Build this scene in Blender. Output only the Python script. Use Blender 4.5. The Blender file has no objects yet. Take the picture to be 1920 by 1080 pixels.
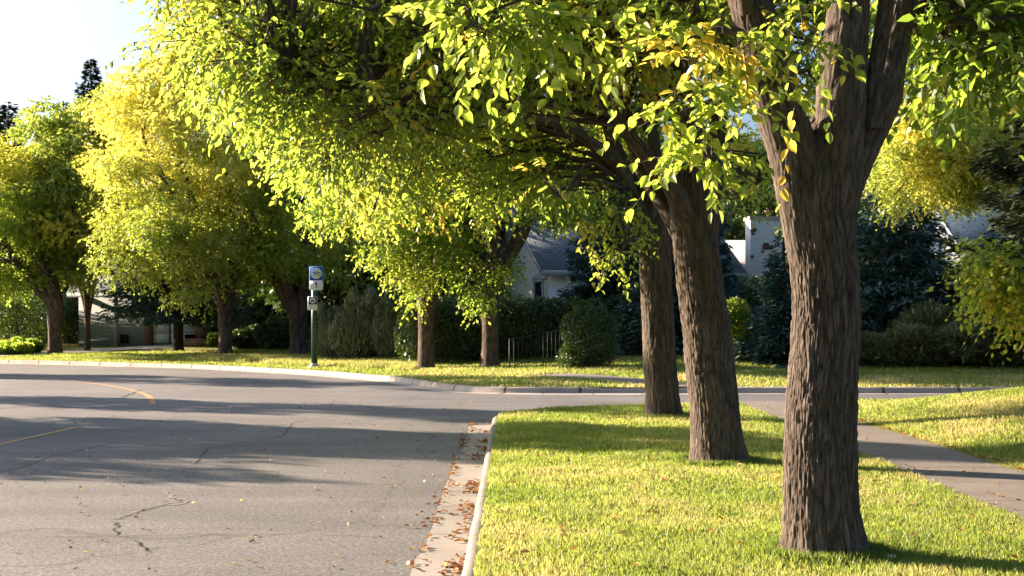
import bpy, math, numpy as np
from mathutils import Vector, geometry
R = math.radians
C = bpy.context.scene.collection
sc = bpy.context.scene

# ------------------------------------------------------------------ camera, sky, sun, exposure
EYE = 1.65; FPX = 2667.0; HOR = 603.0
cd = bpy.data.cameras.new('camera'); cam = bpy.data.objects.new('camera', cd); C.objects.link(cam)
cam.location = (0, 0, EYE); cam.rotation_euler = (R(90), 0, 0)
cd.sensor_width = 36; cd.lens = 36 * FPX / 1920; cd.shift_y = (HOR - 540) / 1920
cd.clip_start = .1; cd.clip_end = 3000
cd.dof.use_dof = True; cd.dof.focus_distance = 13.0; cd.dof.aperture_fstop = 6.3
sc.camera = cam
SUN_EL, SUN_PHI = 17.0, 27.0      # sun stands left of and beyond the view: from (-cos, +sin)
w = bpy.data.worlds.new('World'); sc.world = w; w.use_nodes = True
nt = w.node_tree; bg = nt.nodes['Background']; sky = nt.nodes.new('ShaderNodeTexSky')
sky.sky_type = 'NISHITA'; sky.sun_disc = False; sky.sun_elevation = R(SUN_EL)
sky.sun_rotation = R(-(90 - SUN_PHI)); sky.air_density = 1.0; sky.dust_density = 5.0; sky.ozone_density = 4.5
nt.links.new(sky.outputs[0], bg.inputs[0]); bg.inputs[1].default_value = .06
sd = bpy.data.lights.new('sun', 'SUN'); so = bpy.data.objects.new('sun', sd); C.objects.link(so)
sd.energy = 5.0; sd.angle = R(.5); sd.color = (1, .79, .58)
dirv = Vector((math.cos(R(SUN_PHI)) * math.cos(R(SUN_EL)), -math.sin(R(SUN_PHI)) * math.cos(R(SUN_EL)), -math.sin(R(SUN_EL))))
so.rotation_euler = dirv.to_track_quat('-Z', 'Y').to_euler(); so.location = (-30, 20, 20)
sc.view_settings.view_transform = 'Standard'; sc.view_settings.look = 'None'
sc.view_settings.exposure = 2.42; sc.view_settings.gamma = 1
sc.cycles.use_denoising = True
sc.cycles.max_bounces = 8; sc.cycles.diffuse_bounces = 4; sc.cycles.transmission_bounces = 6
sc.cycles.transparent_max_bounces = 4; sc.cycles.glossy_bounces = 2
sc.cycles.sample_clamp_indirect = 4

# ------------------------------------------------------------------ helpers
rng = np.random.default_rng(7)
def A(*v): return np.array(v, float)
def at(px, py, Y): return A((px - 960) / FPX * Y, Y, EYE - (py - HOR) / FPX * Y)
def nrm(v): return v / np.maximum(np.linalg.norm(v, axis=-1, keepdims=True), 1e-9)
def sstep(a, b, x):
    t = np.clip((x - a) / (b - a), 0, 1); return t * t * (3 - 2 * t)
_tab = np.random.default_rng(3).random((64, 64, 64))
def vnoise(p):
    i = np.floor(p).astype(int); f = p - i; f = f * f * (3 - 2 * f); i &= 63; j = (i + 1) & 63
    x0, y0, z0 = i[..., 0], i[..., 1], i[..., 2]; x1, y1, z1 = j[..., 0], j[..., 1], j[..., 2]
    fx, fy, fz = f[..., 0], f[..., 1], f[..., 2]; T = _tab
    a = T[x0, y0, z0] * (1 - fx) + T[x1, y0, z0] * fx; b = T[x0, y1, z0] * (1 - fx) + T[x1, y1, z0] * fx
    c = T[x0, y0, z1] * (1 - fx) + T[x1, y0, z1] * fx; d = T[x0, y1, z1] * (1 - fx) + T[x1, y1, z1] * fx
    return (a * (1 - fy) + b * fy) * (1 - fz) + (c * (1 - fy) + d * fy) * fz
def fbm(p, o=3):
    s = 0; a = .5
    for k in range(o): s = s + a * vnoise(p * 2 ** k + 17.3 * k); a *= .5
    return s

def mesh(name, V, F, mat, parent=None, attrs=None, smooth=False, loc=None):
    """V (n,3); F: one (m,k) array or a list of them"""
    V = np.asarray(V, float)
    if not isinstance(F, list) or (len(F) and not hasattr(F[0], 'ndim')): F = [np.asarray(F, int)] if not isinstance(F, list) else [np.asarray([f], int) for f in F]
    me = bpy.data.meshes.new(name)
    me.vertices.add(len(V)); 
    o = bpy.data.objects.new(name, me); C.objects.link(o)
    if loc is not None: V = V - np.asarray(loc, float); o.location = loc
    me.vertices.foreach_set('co', V.astype(np.float32).ravel())
    tot = np.concatenate([np.full(len(f), f.shape[1]) for f in F]); idx = np.concatenate([f.ravel() for f in F])
    me.loops.add(len(idx)); me.loops.foreach_set('vertex_index', idx.astype(np.int32))
    me.polygons.add(len(tot)); st = np.concatenate([[0], np.cumsum(tot)[:-1]])
    me.polygons.foreach_set('loop_start', st.astype(np.int32)); me.polygons.foreach_set('loop_total', tot.astype(np.int32))
    if smooth: me.polygons.foreach_set('use_smooth', np.ones(len(tot), bool))
    me.update(calc_edges=True)
    for k, a in (attrs or {}).items():
        a = np.asarray(a, np.float32)
        if a.ndim == 1: me.attributes.new(k, 'FLOAT', 'POINT').data.foreach_set('value', a)
        else: me.attributes.new(k, 'FLOAT_VECTOR', 'POINT').data.foreach_set('vector', a.ravel())
    if mat: me.materials.append(mat)
    if parent is not None:
        o.parent = parent
        if loc is None:
            o.matrix_parent_inverse = parent.matrix_basis.inverted()
    return o
def thing(name, label, cat, loc=(0, 0, 0), group=None):
    o = bpy.data.objects.new(name, None); C.objects.link(o); o.location = tuple(float(v) for v in loc)
    o.empty_display_size = .3
    o['label'] = label; o['category'] = cat
    if group: o['group'] = group
    return o
def tag(o, label, cat, group=None, kind=None):
    o['label'] = label; o['category'] = cat
    if group: o['group'] = group
    if kind: o['kind'] = kind
    return o
def struct(o, label=None, cat=None, kind='structure'):
    o['kind'] = kind
    if label: o['label'] = label
    if cat: o['category'] = cat
    return o
class MB:
    def __init__(s): s.v = []; s.f = []
    def poly(s, pts):
        n = len(s.v); s.v += [tuple(p) for p in pts]; s.f.append(list(range(n, n + len(pts))))
    def box(s, c, d, rz=0, org=(0, 0, 0)):
        n = len(s.v); cz, sz = math.cos(rz), math.sin(rz)
        for k in (-1, 1):
            for (i, j) in ((-1, -1), (1, -1), (1, 1), (-1, 1)):
                x = c[0] + i * d[0] / 2; y = c[1] + j * d[1] / 2
                s.v.append((org[0] + x * cz - y * sz, org[1] + x * sz + y * cz, org[2] + c[2] + k * d[2] / 2))
        for q in ((0, 3, 2, 1), (4, 5, 6, 7), (0, 1, 5, 4), (1, 2, 6, 5), (2, 3, 7, 6), (3, 0, 4, 7)): s.f.append([n + a for a in q])
    def prism(s, pts, off):
        """polygon pts extruded by vector off"""
        n = len(s.v); k = len(pts)
        s.v += [tuple(p) for p in pts] + [tuple(np.asarray(p) + off) for p in pts]
        s.f.append([n + i for i in range(k)][::-1]); s.f.append([n + k + i for i in range(k)])
        for i in range(k): j = (i + 1) % k; s.f.append([n + i, n + j, n + k + j, n + k + i])
    def tube(s, a, b, r, k=8, r2=None):
        a = np.asarray(a, float); b = np.asarray(b, float); d = nrm(b - a); u = nrm(np.cross(d, A(.3, .9, .2) if abs(d[2]) > .9 else A(0, 0, 1))); v = np.cross(d, u); n = len(s.v)
        r2 = r if r2 is None else r2
        for (c, rr) in ((a, r), (b, r2)):
            for i in range(k):
                t = 2 * math.pi * i / k; s.v.append(tuple(c + rr * (math.cos(t) * u + math.sin(t) * v)))
        for i in range(k): j = (i + 1) % k; s.f.append([n + i, n + j, n + k + j, n + k + i])
        s.f.append([n + i for i in range(k)][::-1]); s.f.append([n + k + i for i in range(k)])
    def build(s, name, mat, parent=None, smooth=False):
        fs = {}
        for f in s.f: fs.setdefault(len(f), []).append(f)
        o = mesh(name, s.v, [np.array(v, int) for v in fs.values()], mat, parent, smooth=smooth)
        return o

# ------------------------------------------------------------------ materials
class M:
    def __init__(s, name):
        s.m = bpy.data.materials.new(name); s.m.use_nodes = True; s.t = s.m.node_tree; s.p = s.t.nodes['Principled BSDF']; s.out = s.t.nodes['Material Output']
    def n(s, typ, **kw):
        x = s.t.nodes.new(typ)
        for k, v in kw.items(): setattr(x, k, v)
        return x
    def l(s, a, b): s.t.links.new(a, b)
    def coord(s, scale=(1, 1, 1), attr=None):
        if attr: a = s.n('ShaderNodeAttribute', attribute_name=attr).outputs['Vector']
        else: a = s.n('ShaderNodeTexCoord').outputs['Object']
        mp = s.n('ShaderNodeMapping'); mp.inputs['Scale'].default_value = scale; s.l(a, mp.inputs[0]); return mp.outputs[0]
    def noise(s, scale, detail=4, vec=None, rough=.55, dist=0):
        x = s.n('ShaderNodeTexNoise'); x.inputs['Scale'].default_value = scale; x.inputs['Detail'].default_value = detail; x.inputs['Roughness'].default_value = rough; x.inputs['Distortion'].default_value = dist
        if vec is not None: s.l(vec, x.inputs['Vector'])
        return x.outputs['Fac']
    def ramp(s, fac, stops, interp='LINEAR'):
        x = s.n('ShaderNodeValToRGB'); r = x.color_ramp; r.interpolation = interp
        while len(r.elements) < len(stops): r.elements.new(.5)
        for e, (p, c) in zip(r.elements, stops): e.position = p; e.color = (*c, 1) if len(c) == 3 else c
        s.l(fac, x.inputs[0]); return x.outputs[0]
    def mix(s, fac, a, b, mode='MIX'):
        x = s.n('ShaderNodeMix', data_type='RGBA', blend_type=mode)
        for v, i in ((fac, 0), (a, 6), (b, 7)):
            if isinstance(v, (int, float)): x.inputs[i].default_value = v
            elif isinstance(v, tuple): x.inputs[i].default_value = (*v, 1)
            else: s.l(v, x.inputs[i])
        return x.outputs[2]
    def math(s, op, a, b=0.):
        x = s.n('ShaderNodeMath', operation=op)
        for i, v in enumerate((a, b)):
            if isinstance(v, (int, float)): x.inputs[i].default_value = v
            else: s.l(v, x.inputs[i])
        return x.outputs[0]
    def bump(s, h, strength=.5, dist=.02):
        x = s.n('ShaderNodeBump'); x.inputs['Strength'].default_value = strength; x.inputs['Distance'].default_value = dist; s.l(h, x.inputs['Height']); s.l(x.outputs[0], s.p.inputs['Normal']); return x.outputs[0]
    def base(s, c, rough=.8, spec=.3):
        if isinstance(c, tuple): s.p.inputs['Base Color'].default_value = (*c, 1)
        else: s.l(c, s.p.inputs['Base Color'])
        s.p.inputs['Roughness'].default_value = rough; s.p.inputs['Specular IOR Level'].default_value = spec; return s

def plain(name, c, rough=.7, spec=.3, var=.15, scale=3.):
    m = M(name); f = m.noise(scale, 5, m.coord())
    d = tuple(x * (1 - var) for x in c); e = tuple(min(1, x * (1 + var)) for x in c)
    m.base(m.ramp(f, [(.3, d), (.7, e)]), rough, spec); return m.m

def leafmat(name, stops, tstops, trans=.5, gloss=.05):
    m = M(name); a = m.n('ShaderNodeAttribute', attribute_name='tint').outputs['Fac']
    col = m.ramp(a, stops); tc = m.ramp(a, tstops)
    d = m.n('ShaderNodeBsdfDiffuse'); t = m.n('ShaderNodeBsdfTranslucent'); g = m.n('ShaderNodeBsdfGlossy'); g.inputs['Roughness'].default_value = .42
    g.inputs['Color'].default_value = (1, 1, 1, 1)
    m.l(col, d.inputs[0]); m.l(tc, t.inputs[0])
    x = m.n('ShaderNodeMixShader'); x.inputs[0].default_value = trans; m.l(d.outputs[0], x.inputs[1]); m.l(t.outputs[0], x.inputs[2])
    y = m.n('ShaderNodeMixShader'); y.inputs[0].default_value = gloss; m.l(x.outputs[0], y.inputs[1]); m.l(g.outputs[0], y.inputs[2])
    m.l(y.outputs[0], m.out.inputs['Surface']); return m.m
G_STOPS = [(0, (.035, .075, .014)), (.35, (.085, .15, .022)), (.6, (.23, .28, .04)), (.8, (.52, .43, .035)), (1, (.56, .34, .035))]
G_T = [(0, (.20, .34, .035)), (.35, (.40, .54, .06)), (.6, (.60, .66, .10)), (.8, (.86, .74, .10)), (1, (.86, .58, .08))]
MAT = {}
MAT['leaf'] = leafmat('leaf', G_STOPS, G_T, .6, .03)
MAT['yleaf'] = leafmat('yellow_leaf', [(0, (.11, .17, .03)), (.35, (.29, .31, .05)), (.6, (.55, .51, .08)), (1, (.62, .48, .11))],
                       [(0, (.24, .38, .04)), (.35, (.55, .60, .09)), (.6, (.85, .82, .14)), (1, (.88, .72, .18))], .5, .04)
MAT['dleaf'] = leafmat('dark_leaf', [(0, (.032, .060, .018)), (.5, (.08, .125, .032)), (1, (.16, .20, .05))],
                       [(0, (.03, .07, .01)), (.5, (.08, .15, .015)), (1, (.22, .26, .03))], .35, .05)
MAT['needle'] = leafmat('blue_needle', [(0, (.022, .048, .042)), (.5, (.045, .095, .080)), (1, (.10, .18, .15))],
                        [(0, (.01, .02, .015)), (1, (.05, .08, .05))], .12, .04)
MAT['gneedle'] = leafmat('green_needle', [(0, (.014, .022, .013)), (.5, (.026, .036, .018)), (1, (.06, .07, .03))],
                         [(0, (.01, .02, .01)), (1, (.03, .04, .015))], .08, .02)  # albedo darkened to carry the tree shade on the right-edge spruce
MAT['juniper'] = leafmat('juniper_needle', [(0, (.08, .095, .05)), (.5, (.18, .20, .10)), (1, (.32, .33, .18))],
                         [(0, (.02, .03, .01)), (1, (.14, .14, .05))], .2, .03)  # albedo raised in place of sunlight that misses the bushes behind the sign
MAT['grass'] = leafmat('grass_blade', [(0, (.07, .11, .02)), (.5, (.195, .235, .055)), (.8, (.38, .32, .13)), (1, (.48, .39, .22))],
                       [(0, (.18, .28, .03)), (.5, (.40, .475, .09)), (.8, (.58, .50, .20)), (1, (.60, .48, .2))], .45, .015)
MAT['litter'] = leafmat('fallen_leaf', [(0, (.17, .055, .025)), (.45, (.30, .10, .04)), (.7, (.42, .22, .09)), (.85, (.65, .42, .05)), (1, (.62, .55, .42))],
                        [(0, (.15, .05, .02)), (.6, (.4, .2, .06)), (1, (.6, .45, .15))], .2, .03)

def barkmat(name, dark, light, moss=True):
    m = M(name); v = m.coord((1, 1, 1), 'bco')
    rg = m.n('ShaderNodeAttribute', attribute_name='ridge').outputs['Fac']
    mp = m.n('ShaderNodeMapping'); mp.inputs['Scale'].default_value = (75, 75, 13); m.l(v, mp.inputs[0]); f = m.noise(1, 8, mp.outputs[0], .72, .8)
    mp2 = m.n('ShaderNodeMapping'); mp2.inputs['Scale'].default_value = (3, 3, .8); m.l(v, mp2.inputs[0]); big = m.noise(1, 3, mp2.outputs[0])
    h = m.math('ADD', m.math('MULTIPLY', rg, .6), m.math('MULTIPLY', f, .5))
    col = m.ramp(h, [(.34, dark), (.56, tuple(.6 * a + .4 * b for a, b in zip(dark, light))), (.82, light)])
    col = m.mix(m.math('MULTIPLY', big, .35), col, tuple(.6 * x for x in light), 'MIX')
    if moss:
        mp3 = m.n('ShaderNodeMapping'); mp3.inputs['Scale'].default_value = (5, 5, 1.6); mp3.inputs['Location'].default_value = (2.2, 1, 0); m.l(v, mp3.inputs[0])
        k = m.ramp(m.noise(1, 4, mp3.outputs[0]), [(.60, (0, 0, 0)), (.72, (.55, .55, .55))])
        col = m.mix(k, col, (.075, .062, .012))
    m.base(col, .9, .15); m.bump(m.math('ADD', f, m.math('MULTIPLY', rg, .8)), 1., .016); return m.m
MAT['bark'] = barkmat('grey_brown_bark', (.016, .012, .009), (.205, .162, .135))
MAT['farbark'] = barkmat('far_bark', (.018, .012, .009), (.20, .15, .12), False)
MAT['darkbark'] = barkmat('conifer_bark', (.02, .014, .010), (.08, .06, .045), False)

def asphalt():
    m = M('asphalt'); c = m.coord()
    fine = m.noise(75, 3, c, .7); grit = m.noise(26, 4, c, .75); big = m.noise(.35, 4, c); 
    mp = m.n('ShaderNodeMapping'); mp.inputs['Scale'].default_value = (.22, 1.3, 1); m.l(c, mp.inputs[0]); tracks = m.noise(1, 3, mp.outputs[0])
    col = m.ramp(m.math('ADD', m.math('MULTIPLY', fine, .5), m.math('MULTIPLY', grit, .5)), [(.40, (.052, .051, .054)), (.5, (.128, .123, .126)), (.60, (.24, .228, .228))])
    col = m.mix(.9, col, m.ramp(big, [(.3, (.72, .72, .74)), (.7, (1.12, 1.1, 1.08))]), 'MULTIPLY')
    col = m.mix(.8, col, m.ramp(tracks, [(.3, (.76, .76, .78)), (.62, (1.08, 1.08, 1.08))]), 'MULTIPLY')
    vo = m.n('ShaderNodeTexVoronoi', feature='DISTANCE_TO_EDGE'); vo.inputs['Scale'].default_value = .13
    dn = m.n('ShaderNodeTexNoise'); dn.inputs['Scale'].default_value = 1.1; dn.inputs['Detail'].default_value = 6; m.l(c, dn.inputs[0])
    ad = m.n('ShaderNodeVectorMath', operation='MULTIPLY_ADD'); ad.inputs[1].default_value = (1.5, 1.5, 0); m.l(dn.outputs['Color'], ad.inputs[0]); m.l(c, ad.inputs[2]); m.l(ad.outputs[0], vo.inputs[0])
    cr = m.ramp(vo.outputs['Distance'], [(.0, (.55, .55, .55)), (.0022, (1, 1, 1))])
    col = m.mix(.8, col, cr, 'MULTIPLY')
    m.base(col, .85, .25); m.bump(m.math('ADD', grit, fine), .5, .006); return m.m
MAT['asphalt'] = asphalt()
def concrete(name, c, jscale=None, jw=1.):
    m = M(name); co = m.coord(); f = m.noise(60, 4, co, .7); b = m.noise(1.3, 5, co)
    col = m.ramp(f, [(.3, tuple(.82 * x for x in c)), (.7, tuple(1.12 * x for x in c))])
    col = m.mix(.8, col, m.ramp(b, [(.3, (.72, .70, .68)), (.6, (1.05, 1.04, 1.03))]), 'MULTIPLY')
    if jscale:
        u = m.n('ShaderNodeAttribute', attribute_name='run').outputs['Fac']
        fr = m.math('FRACT', m.math('MULTIPLY', u, 1 / jscale)); d = m.math('ABSOLUTE', m.math('SUBTRACT', fr, .5))
        j = m.ramp(d, [(.5 - .016 * jw / jscale, (1, 1, 1)), (.5 - .008 * jw / jscale, (.25, .23, .2))])
        col = m.mix(1., col, j, 'MULTIPLY')
        cell = m.n('ShaderNodeTexWhiteNoise', noise_dimensions='1D'); m.l(m.math('FLOOR', m.math('MULTIPLY', u, 1 / jscale)), cell.inputs['W'])
        col = m.mix(.35, col, m.ramp(cell.outputs['Value'], [(0, (.75, .75, .75)), (1, (1.1, 1.1, 1.1))]), 'MULTIPLY')
    m.base(col, .9, .2); m.bump(f, .4, .004); return m.m
MAT['kerb'] = concrete('kerb_concrete', (.21, .19, .175), 2.4)
MAT['fkerb'] = concrete('far_kerb_concrete', (.40, .345, .31), 1.9, 3.)
MAT['gutter'] = concrete('gutter_concrete', (.27, .245, .225), 3.0)
MAT['walk'] = concrete('sidewalk_concrete', (.195, .172, .158), 1.5)
MAT['apron'] = concrete('apron_concrete', (.36, .33, .31), 1.2)
def lawn():
    m = M('lawn'); c = m.coord(); f = m.noise(26, 5, c, .7); b = m.noise(.55, 4, c); e = m.noise(3, 4, c)
    col = m.ramp(f, [(.25, (.06, .08, .018)), (.5, (.15, .165, .04)), (.75, (.27, .25, .085))])
    col = m.mix(m.ramp(b, [(.42, (0, 0, 0)), (.62, (.7, .7, .7))]), col, (.24, .22, .07)); 
    col = m.mix(.6, col, m.ramp(e, [(.3, (.75, .8, .7)), (.7, (1.15, 1.1, 1.1))]), 'MULTIPLY')
    m.base(col, .95, .1); m.bump(f, .8, .05); return m.m
MAT['lawn'] = lawn()
def shingle(name, c1, c2):
    m = M(name); co = m.n('ShaderNodeTexCoord').outputs['Object']
    br = m.n('ShaderNodeTexBrick'); m.l(co, br.inputs['Vector']) 
    uv = m.n('ShaderNodeAttribute', attribute_name='uvw').outputs['Vector']; m.l(uv, br.inputs['Vector'])
    br.inputs['Scale'].default_value = 1; br.inputs['Brick Width'].default_value = .34; br.inputs['Row Height'].default_value = .15; br.inputs['Mortar Size'].default_value = .012
    br.inputs['Color1'].default_value = (*c1, 1); br.inputs['Color2'].default_value = (*c2, 1); br.inputs['Mortar'].default_value = tuple(.35 * x for x in c1) + (1,)
    col = m.mix(.6, br.outputs['Color'], m.ramp(m.noise(2, 5, co), [(.3, (.75, .75, .75)), (.7, (1.15, 1.15, 1.15))]), 'MULTIPLY')
    m.base(col, .9, .2); return m.m
MAT['shingle'] = shingle('grey_shingle', (.13, .155, .175), (.19, .22, .25))
MAT['blueshingle'] = shingle('blue_grey_shingle', (.05, .09, .14), (.08, .13, .19))
MAT['paleshingle'] = shingle('pale_shingle', (.36, .35, .35), (.46, .45, .45))
def siding(name, c, h=.16):
    m = M(name); co = m.n('ShaderNodeTexCoord').outputs['Object']; sp = m.n('ShaderNodeSeparateXYZ'); m.l(co, sp.inputs[0])
    fr = m.math('FRACT', m.math('MULTIPLY', sp.outputs[2], 1 / h)); j = m.ramp(fr, [(0, (.5, .5, .5)), (.1, (1, 1, 1))])
    col = m.mix(1., m.ramp(m.noise(2.5, 5, co), [(.3, tuple(.85 * x for x in c)), (.7, tuple(1.08 * x for x in c))]), j, 'MULTIPLY')
    m.base(col, .7, .3); return m.m
MAT['siding'] = siding('grey_siding', (.19, .215, .235)); MAT['garage'] = siding('white_door_panel', (.68, .70, .74), .5)
def brick(name, c1, c2, mort):
    m = M(name); uv = m.n('ShaderNodeAttribute', attribute_name='uvw').outputs['Vector']
    br = m.n('ShaderNodeTexBrick'); m.l(uv, br.inputs['Vector']); br.inputs['Scale'].default_value = 1; br.inputs['Brick Width'].default_value = .23; br.inputs['Row Height'].default_value = .08; br.inputs['Mortar Size'].default_value = .008
    br.inputs['Color1'].default_value = (*c1, 1); br.inputs['Color2'].default_value = (*c2, 1); br.inputs['Mortar'].default_value = (*mort, 1)
    m.base(br.outputs['Color'], .85, .2); return m.m
MAT['brick'] = brick('brown_brick', (.17, .085, .055), (.25, .14, .09), (.22, .2, .18))
MAT['wbrick'] = brick('white_painted_brick', (.64, .64, .65), (.56, .57, .59), (.45, .45, .46))
MAT['clinker'] = plain('dark_clinker_brick', (.12, .065, .05), .9, .2, .3, 20)
MAT['stucco'] = plain('cream_stucco', (.60, .56, .48), .9, .2, .08, 6)
MAT['white'] = plain('white_paint', (.72, .72, .72), .6, .3, .06, 4)
MAT['trim'] = plain('grey_trim', (.33, .35, .37), .6, .3, .1, 4)
MAT['dark'] = plain('dark_recess', (.02, .02, .022), .8, .2, .3, 4)
MAT['stone'] = plain('pale_stone', (.35, .31, .26), .9, .2, .25, 9)
g = M('window_glass'); g.base((.015, .02, .025), .06, .8); MAT['glass'] = g.m
MAT['yline'] = None
def yline():
    m = M('yellow_road_paint'); c = m.coord(); f = m.noise(30, 5, c, .75)
    k = m.ramp(f, [(.42, (0, 0, 0)), (.56, (1, 1, 1))]); col = m.mix(k, (.14, .125, .11), (.52, .29, .07)); m.base(col, .8, .25); return m.m
MAT['yline'] = yline()
MAT['crack'] = plain('crack_shadow_tar', (.028, .026, .025), .95, .1, .3, 30)
MAT['patch'] = plain('chipped_asphalt', (.18, .17, .16), .95, .1, .25, 25)
MAT['green'] = plain('green_enamel', (.012, .065, .045), .35, .5, .15, 5)
MAT['steel'] = plain('galvanised_steel', (.45, .46, .46), .45, .5, .1, 9)
MAT['iron'] = plain('black_iron', (.025, .03, .028), .6, .3, .2, 9)
MAT['sblue'] = plain('sign_blue', (.008, .10, .52), .7, .1, .05, 3)
MAT['swhite'] = plain('sign_white', (.72, .74, .78), .7, .1, .04, 3)
MAT['sedge'] = plain('sign_edge_pale_blue', (.25, .45, .58), .7, .1, .05, 3)
MAT['sblack'] = plain('sign_black', (.012, .018, .02), .7, .1, .05, 3)
MAT['cable'] = plain('cable_rubber', (.02, .02, .02), .6, .3, .1, 3)

# ------------------------------------------------------------------ ground plan (curves on the ground, metres)
def resample(P, step):
    P = np.asarray(P, float); d = np.r_[0, np.cumsum(np.linalg.norm(np.diff(P, axis=0), axis=1))]
    n = max(2, int(d[-1] / step) + 1); t = np.linspace(0, d[-1], n)
    return np.stack([np.interp(t, d, P[:, k]) for k in range(P.shape[1])], 1)
def catmull(P, n=8):
    P = np.asarray(P, float); Q = np.vstack([2 * P[0] - P[1], P, 2 * P[-1] - P[-2]]); out = []
    for i in range(1, len(Q) - 2):
        for t in np.linspace(0, 1, n, endpoint=False):
            a, b, c, d = Q[i - 1], Q[i], Q[i + 1], Q[i + 2]
            out.append(.5 * (2 * b + (c - a) * t + (2 * a - 5 * b + 4 * c - d) * t * t + (3 * b - a - 3 * c + d) * t ** 3))
    out.append(P[-1]); return np.array(out)
arc = [(2.65 + 3 * math.cos(a), 24.5 + 3 * math.sin(a)) for a in np.linspace(math.pi, math.pi / 2 + .35, 8)]
K1 = np.vstack([resample([(-.35, -25), (-.35, 24.4)], 1.0), catmull(arc + [(4.2, 28.6), (6, 29.5), (8.5, 29.8), (14, 29.9)], 5), [(40, 30), (110, 30)]])
K2 = catmull([(110, 35.7), (60, 35.6), (20, 35.6), (8, 35.6), (2.5, 35.5), (-.3, 35.7), (-1.5, 36.9), (-2.25, 38.8), (-2.9, 40.7), (-3.6, 42.6), (-4.7, 44.6), (-6.5, 47.6), (-11.3, 53.6), (-16.5, 57.8), (-22, 61.3), (-30, 66), (-60, 80), (-110, 100)], 6)
K3 = catmull([(-14.6, -25), (-14.6, 10), (-14.7, 25), (-15.5, 32), (-18, 39), (-23, 46), (-32, 53), (-60, 66), (-110, 86)], 6)
def normals2(P):
    t = nrm(np.gradient(P, axis=0)); return np.stack([-t[:, 1], t[:, 0]], 1)
def offset(P, d): return P + normals2(P) * d          # +d to the left of travel
def dist2(P, pts):
    out = np.full(len(pts), 1e9)
    for a, b in zip(P[:-1], P[1:]):
        ab = b - a; t = np.clip(((pts - a) @ ab) / (ab @ ab), 0, 1)
        out = np.minimum(out, np.linalg.norm(pts - a - t[:, None] * ab, axis=1))
    return out
def inside(poly, pts):
    x, y = pts[:, 0], pts[:, 1]; r = np.zeros(len(pts), bool)
    for (x1, y1), (x2, y2) in zip(poly, np.roll(poly, -1, axis=0)):
        if y1 == y2: continue
        c = ((y1 > y) != (y2 > y)) & (x < (x2 - x1) * (y - y1) / (y2 - y1) + x1); r ^= c
    return r
ROAD = np.vstack([K1, K2, K3[::-1]])                  # face of every kerb
K1b, K2b, K3b = offset(K1, -.10), offset(K2, -.12), offset(K3, .10)
LAWNCUT = np.vstack([K1b, K2b, K3b[::-1]])
def elev(x, y):
    x = np.asarray(x, float); y = np.asarray(y, float); s = x.shape; p = np.stack([x.ravel(), y.ravel()], 1)
    D = dist2(K2, p); D1 = dist2(K1, p); far = p[:, 1] > np.interp(p[:, 0], [-110, -60, -22, -3, 0, 110], [86, 66, 46, 36, 33, 33])
    z = np.zeros(len(p))
    z = np.where(far, .036 * np.clip(D - 1.2, 0, 22) + .035 * sstep(.3, 1.5, D) + .38 * sstep(0, 4.5, p[:, 0]) * sstep(7, 15, D), z)
    hump = np.clip(.122 * (p[:, 0] - 5.75), 0, 1.1) * sstep(.6, 4.2, D1) * (p[:, 0] > 5.5) * (~far)
    z = z + hump + np.where(~far & (p[:, 0] > -.3), .03 * sstep(0, .8, D1) * sstep(4.1, 3.2, p[:, 0]), 0)
    z = z + (vnoise(np.stack([p[:, 0] * .5, p[:, 1] * .5, p[:, 0] * 0], 1)) - .5) * .05 * sstep(.3, 1.5, np.minimum(D, D1)) * (np.abs(p[:, 0] - 4.95) > 1.1)
    return z.reshape(s)
def ez(x, y): return float(elev(A(x), A(y))[0])
def gx(lo, hi, zones):
    v = [lo]
    while v[-1] < hi:
        s = next((st for a, b, st in zones if a <= v[-1] < b), 20); v.append(v[-1] + s)
    return np.array(v)
xs = gx(-300, 300, [(-300, -60, 20), (-60, -26, 3), (-26, 22, .7), (22, 60, 3), (60, 300, 20)])
ys = gx(-60, 900, [(-60, -5, 6), (-5, 6, 1.5), (6, 72, .7), (72, 110, 4), (110, 900, 40)])
GX, GY = np.meshgrid(xs, ys); gp = np.stack([GX.ravel(), GY.ravel()], 1)
near = np.minimum(np.minimum(dist2(K1b, gp), dist2(K2b, gp)), dist2(K3b, gp)) < .28
gp = gp[~near & ~inside(LAWNCUT, gp)]
cut = resample(np.vstack([LAWNCUT, LAWNCUT[:1]]), .45)[:-1]
allp = np.vstack([cut, gp]); nc = len(cut)
res = geometry.delaunay_2d_cdt([Vector(p) for p in allp], [(i, (i + 1) % nc) for i in range(nc)], [], 0, 1e-5)
vv = np.array([tuple(v) for v in res[0]]); ff = np.array([f for f in res[2] if len(f) == 3])
cen = vv[ff].mean(1); ff = ff[~inside(LAWNCUT, cen)]
zz = elev(vv[:, 0], vv[:, 1])
struct(mesh('lawn', np.c_[vv, zz], ff, MAT['lawn'], smooth=True))
res = geometry.delaunay_2d_cdt([Vector(p) for p in resample(np.vstack([ROAD, ROAD[:1]]), 1.)[:-1]], [], [], 0, 1e-5)
rv = np.array([tuple(v) for v in res[0]]); rf = np.array([f for f in res[2] if len(f) == 3]); rf = rf[inside(ROAD, rv[rf].mean(1))]
struct(mesh('road', np.c_[rv, np.full(len(rv), -.15)], rf, MAT['asphalt']))

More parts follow.
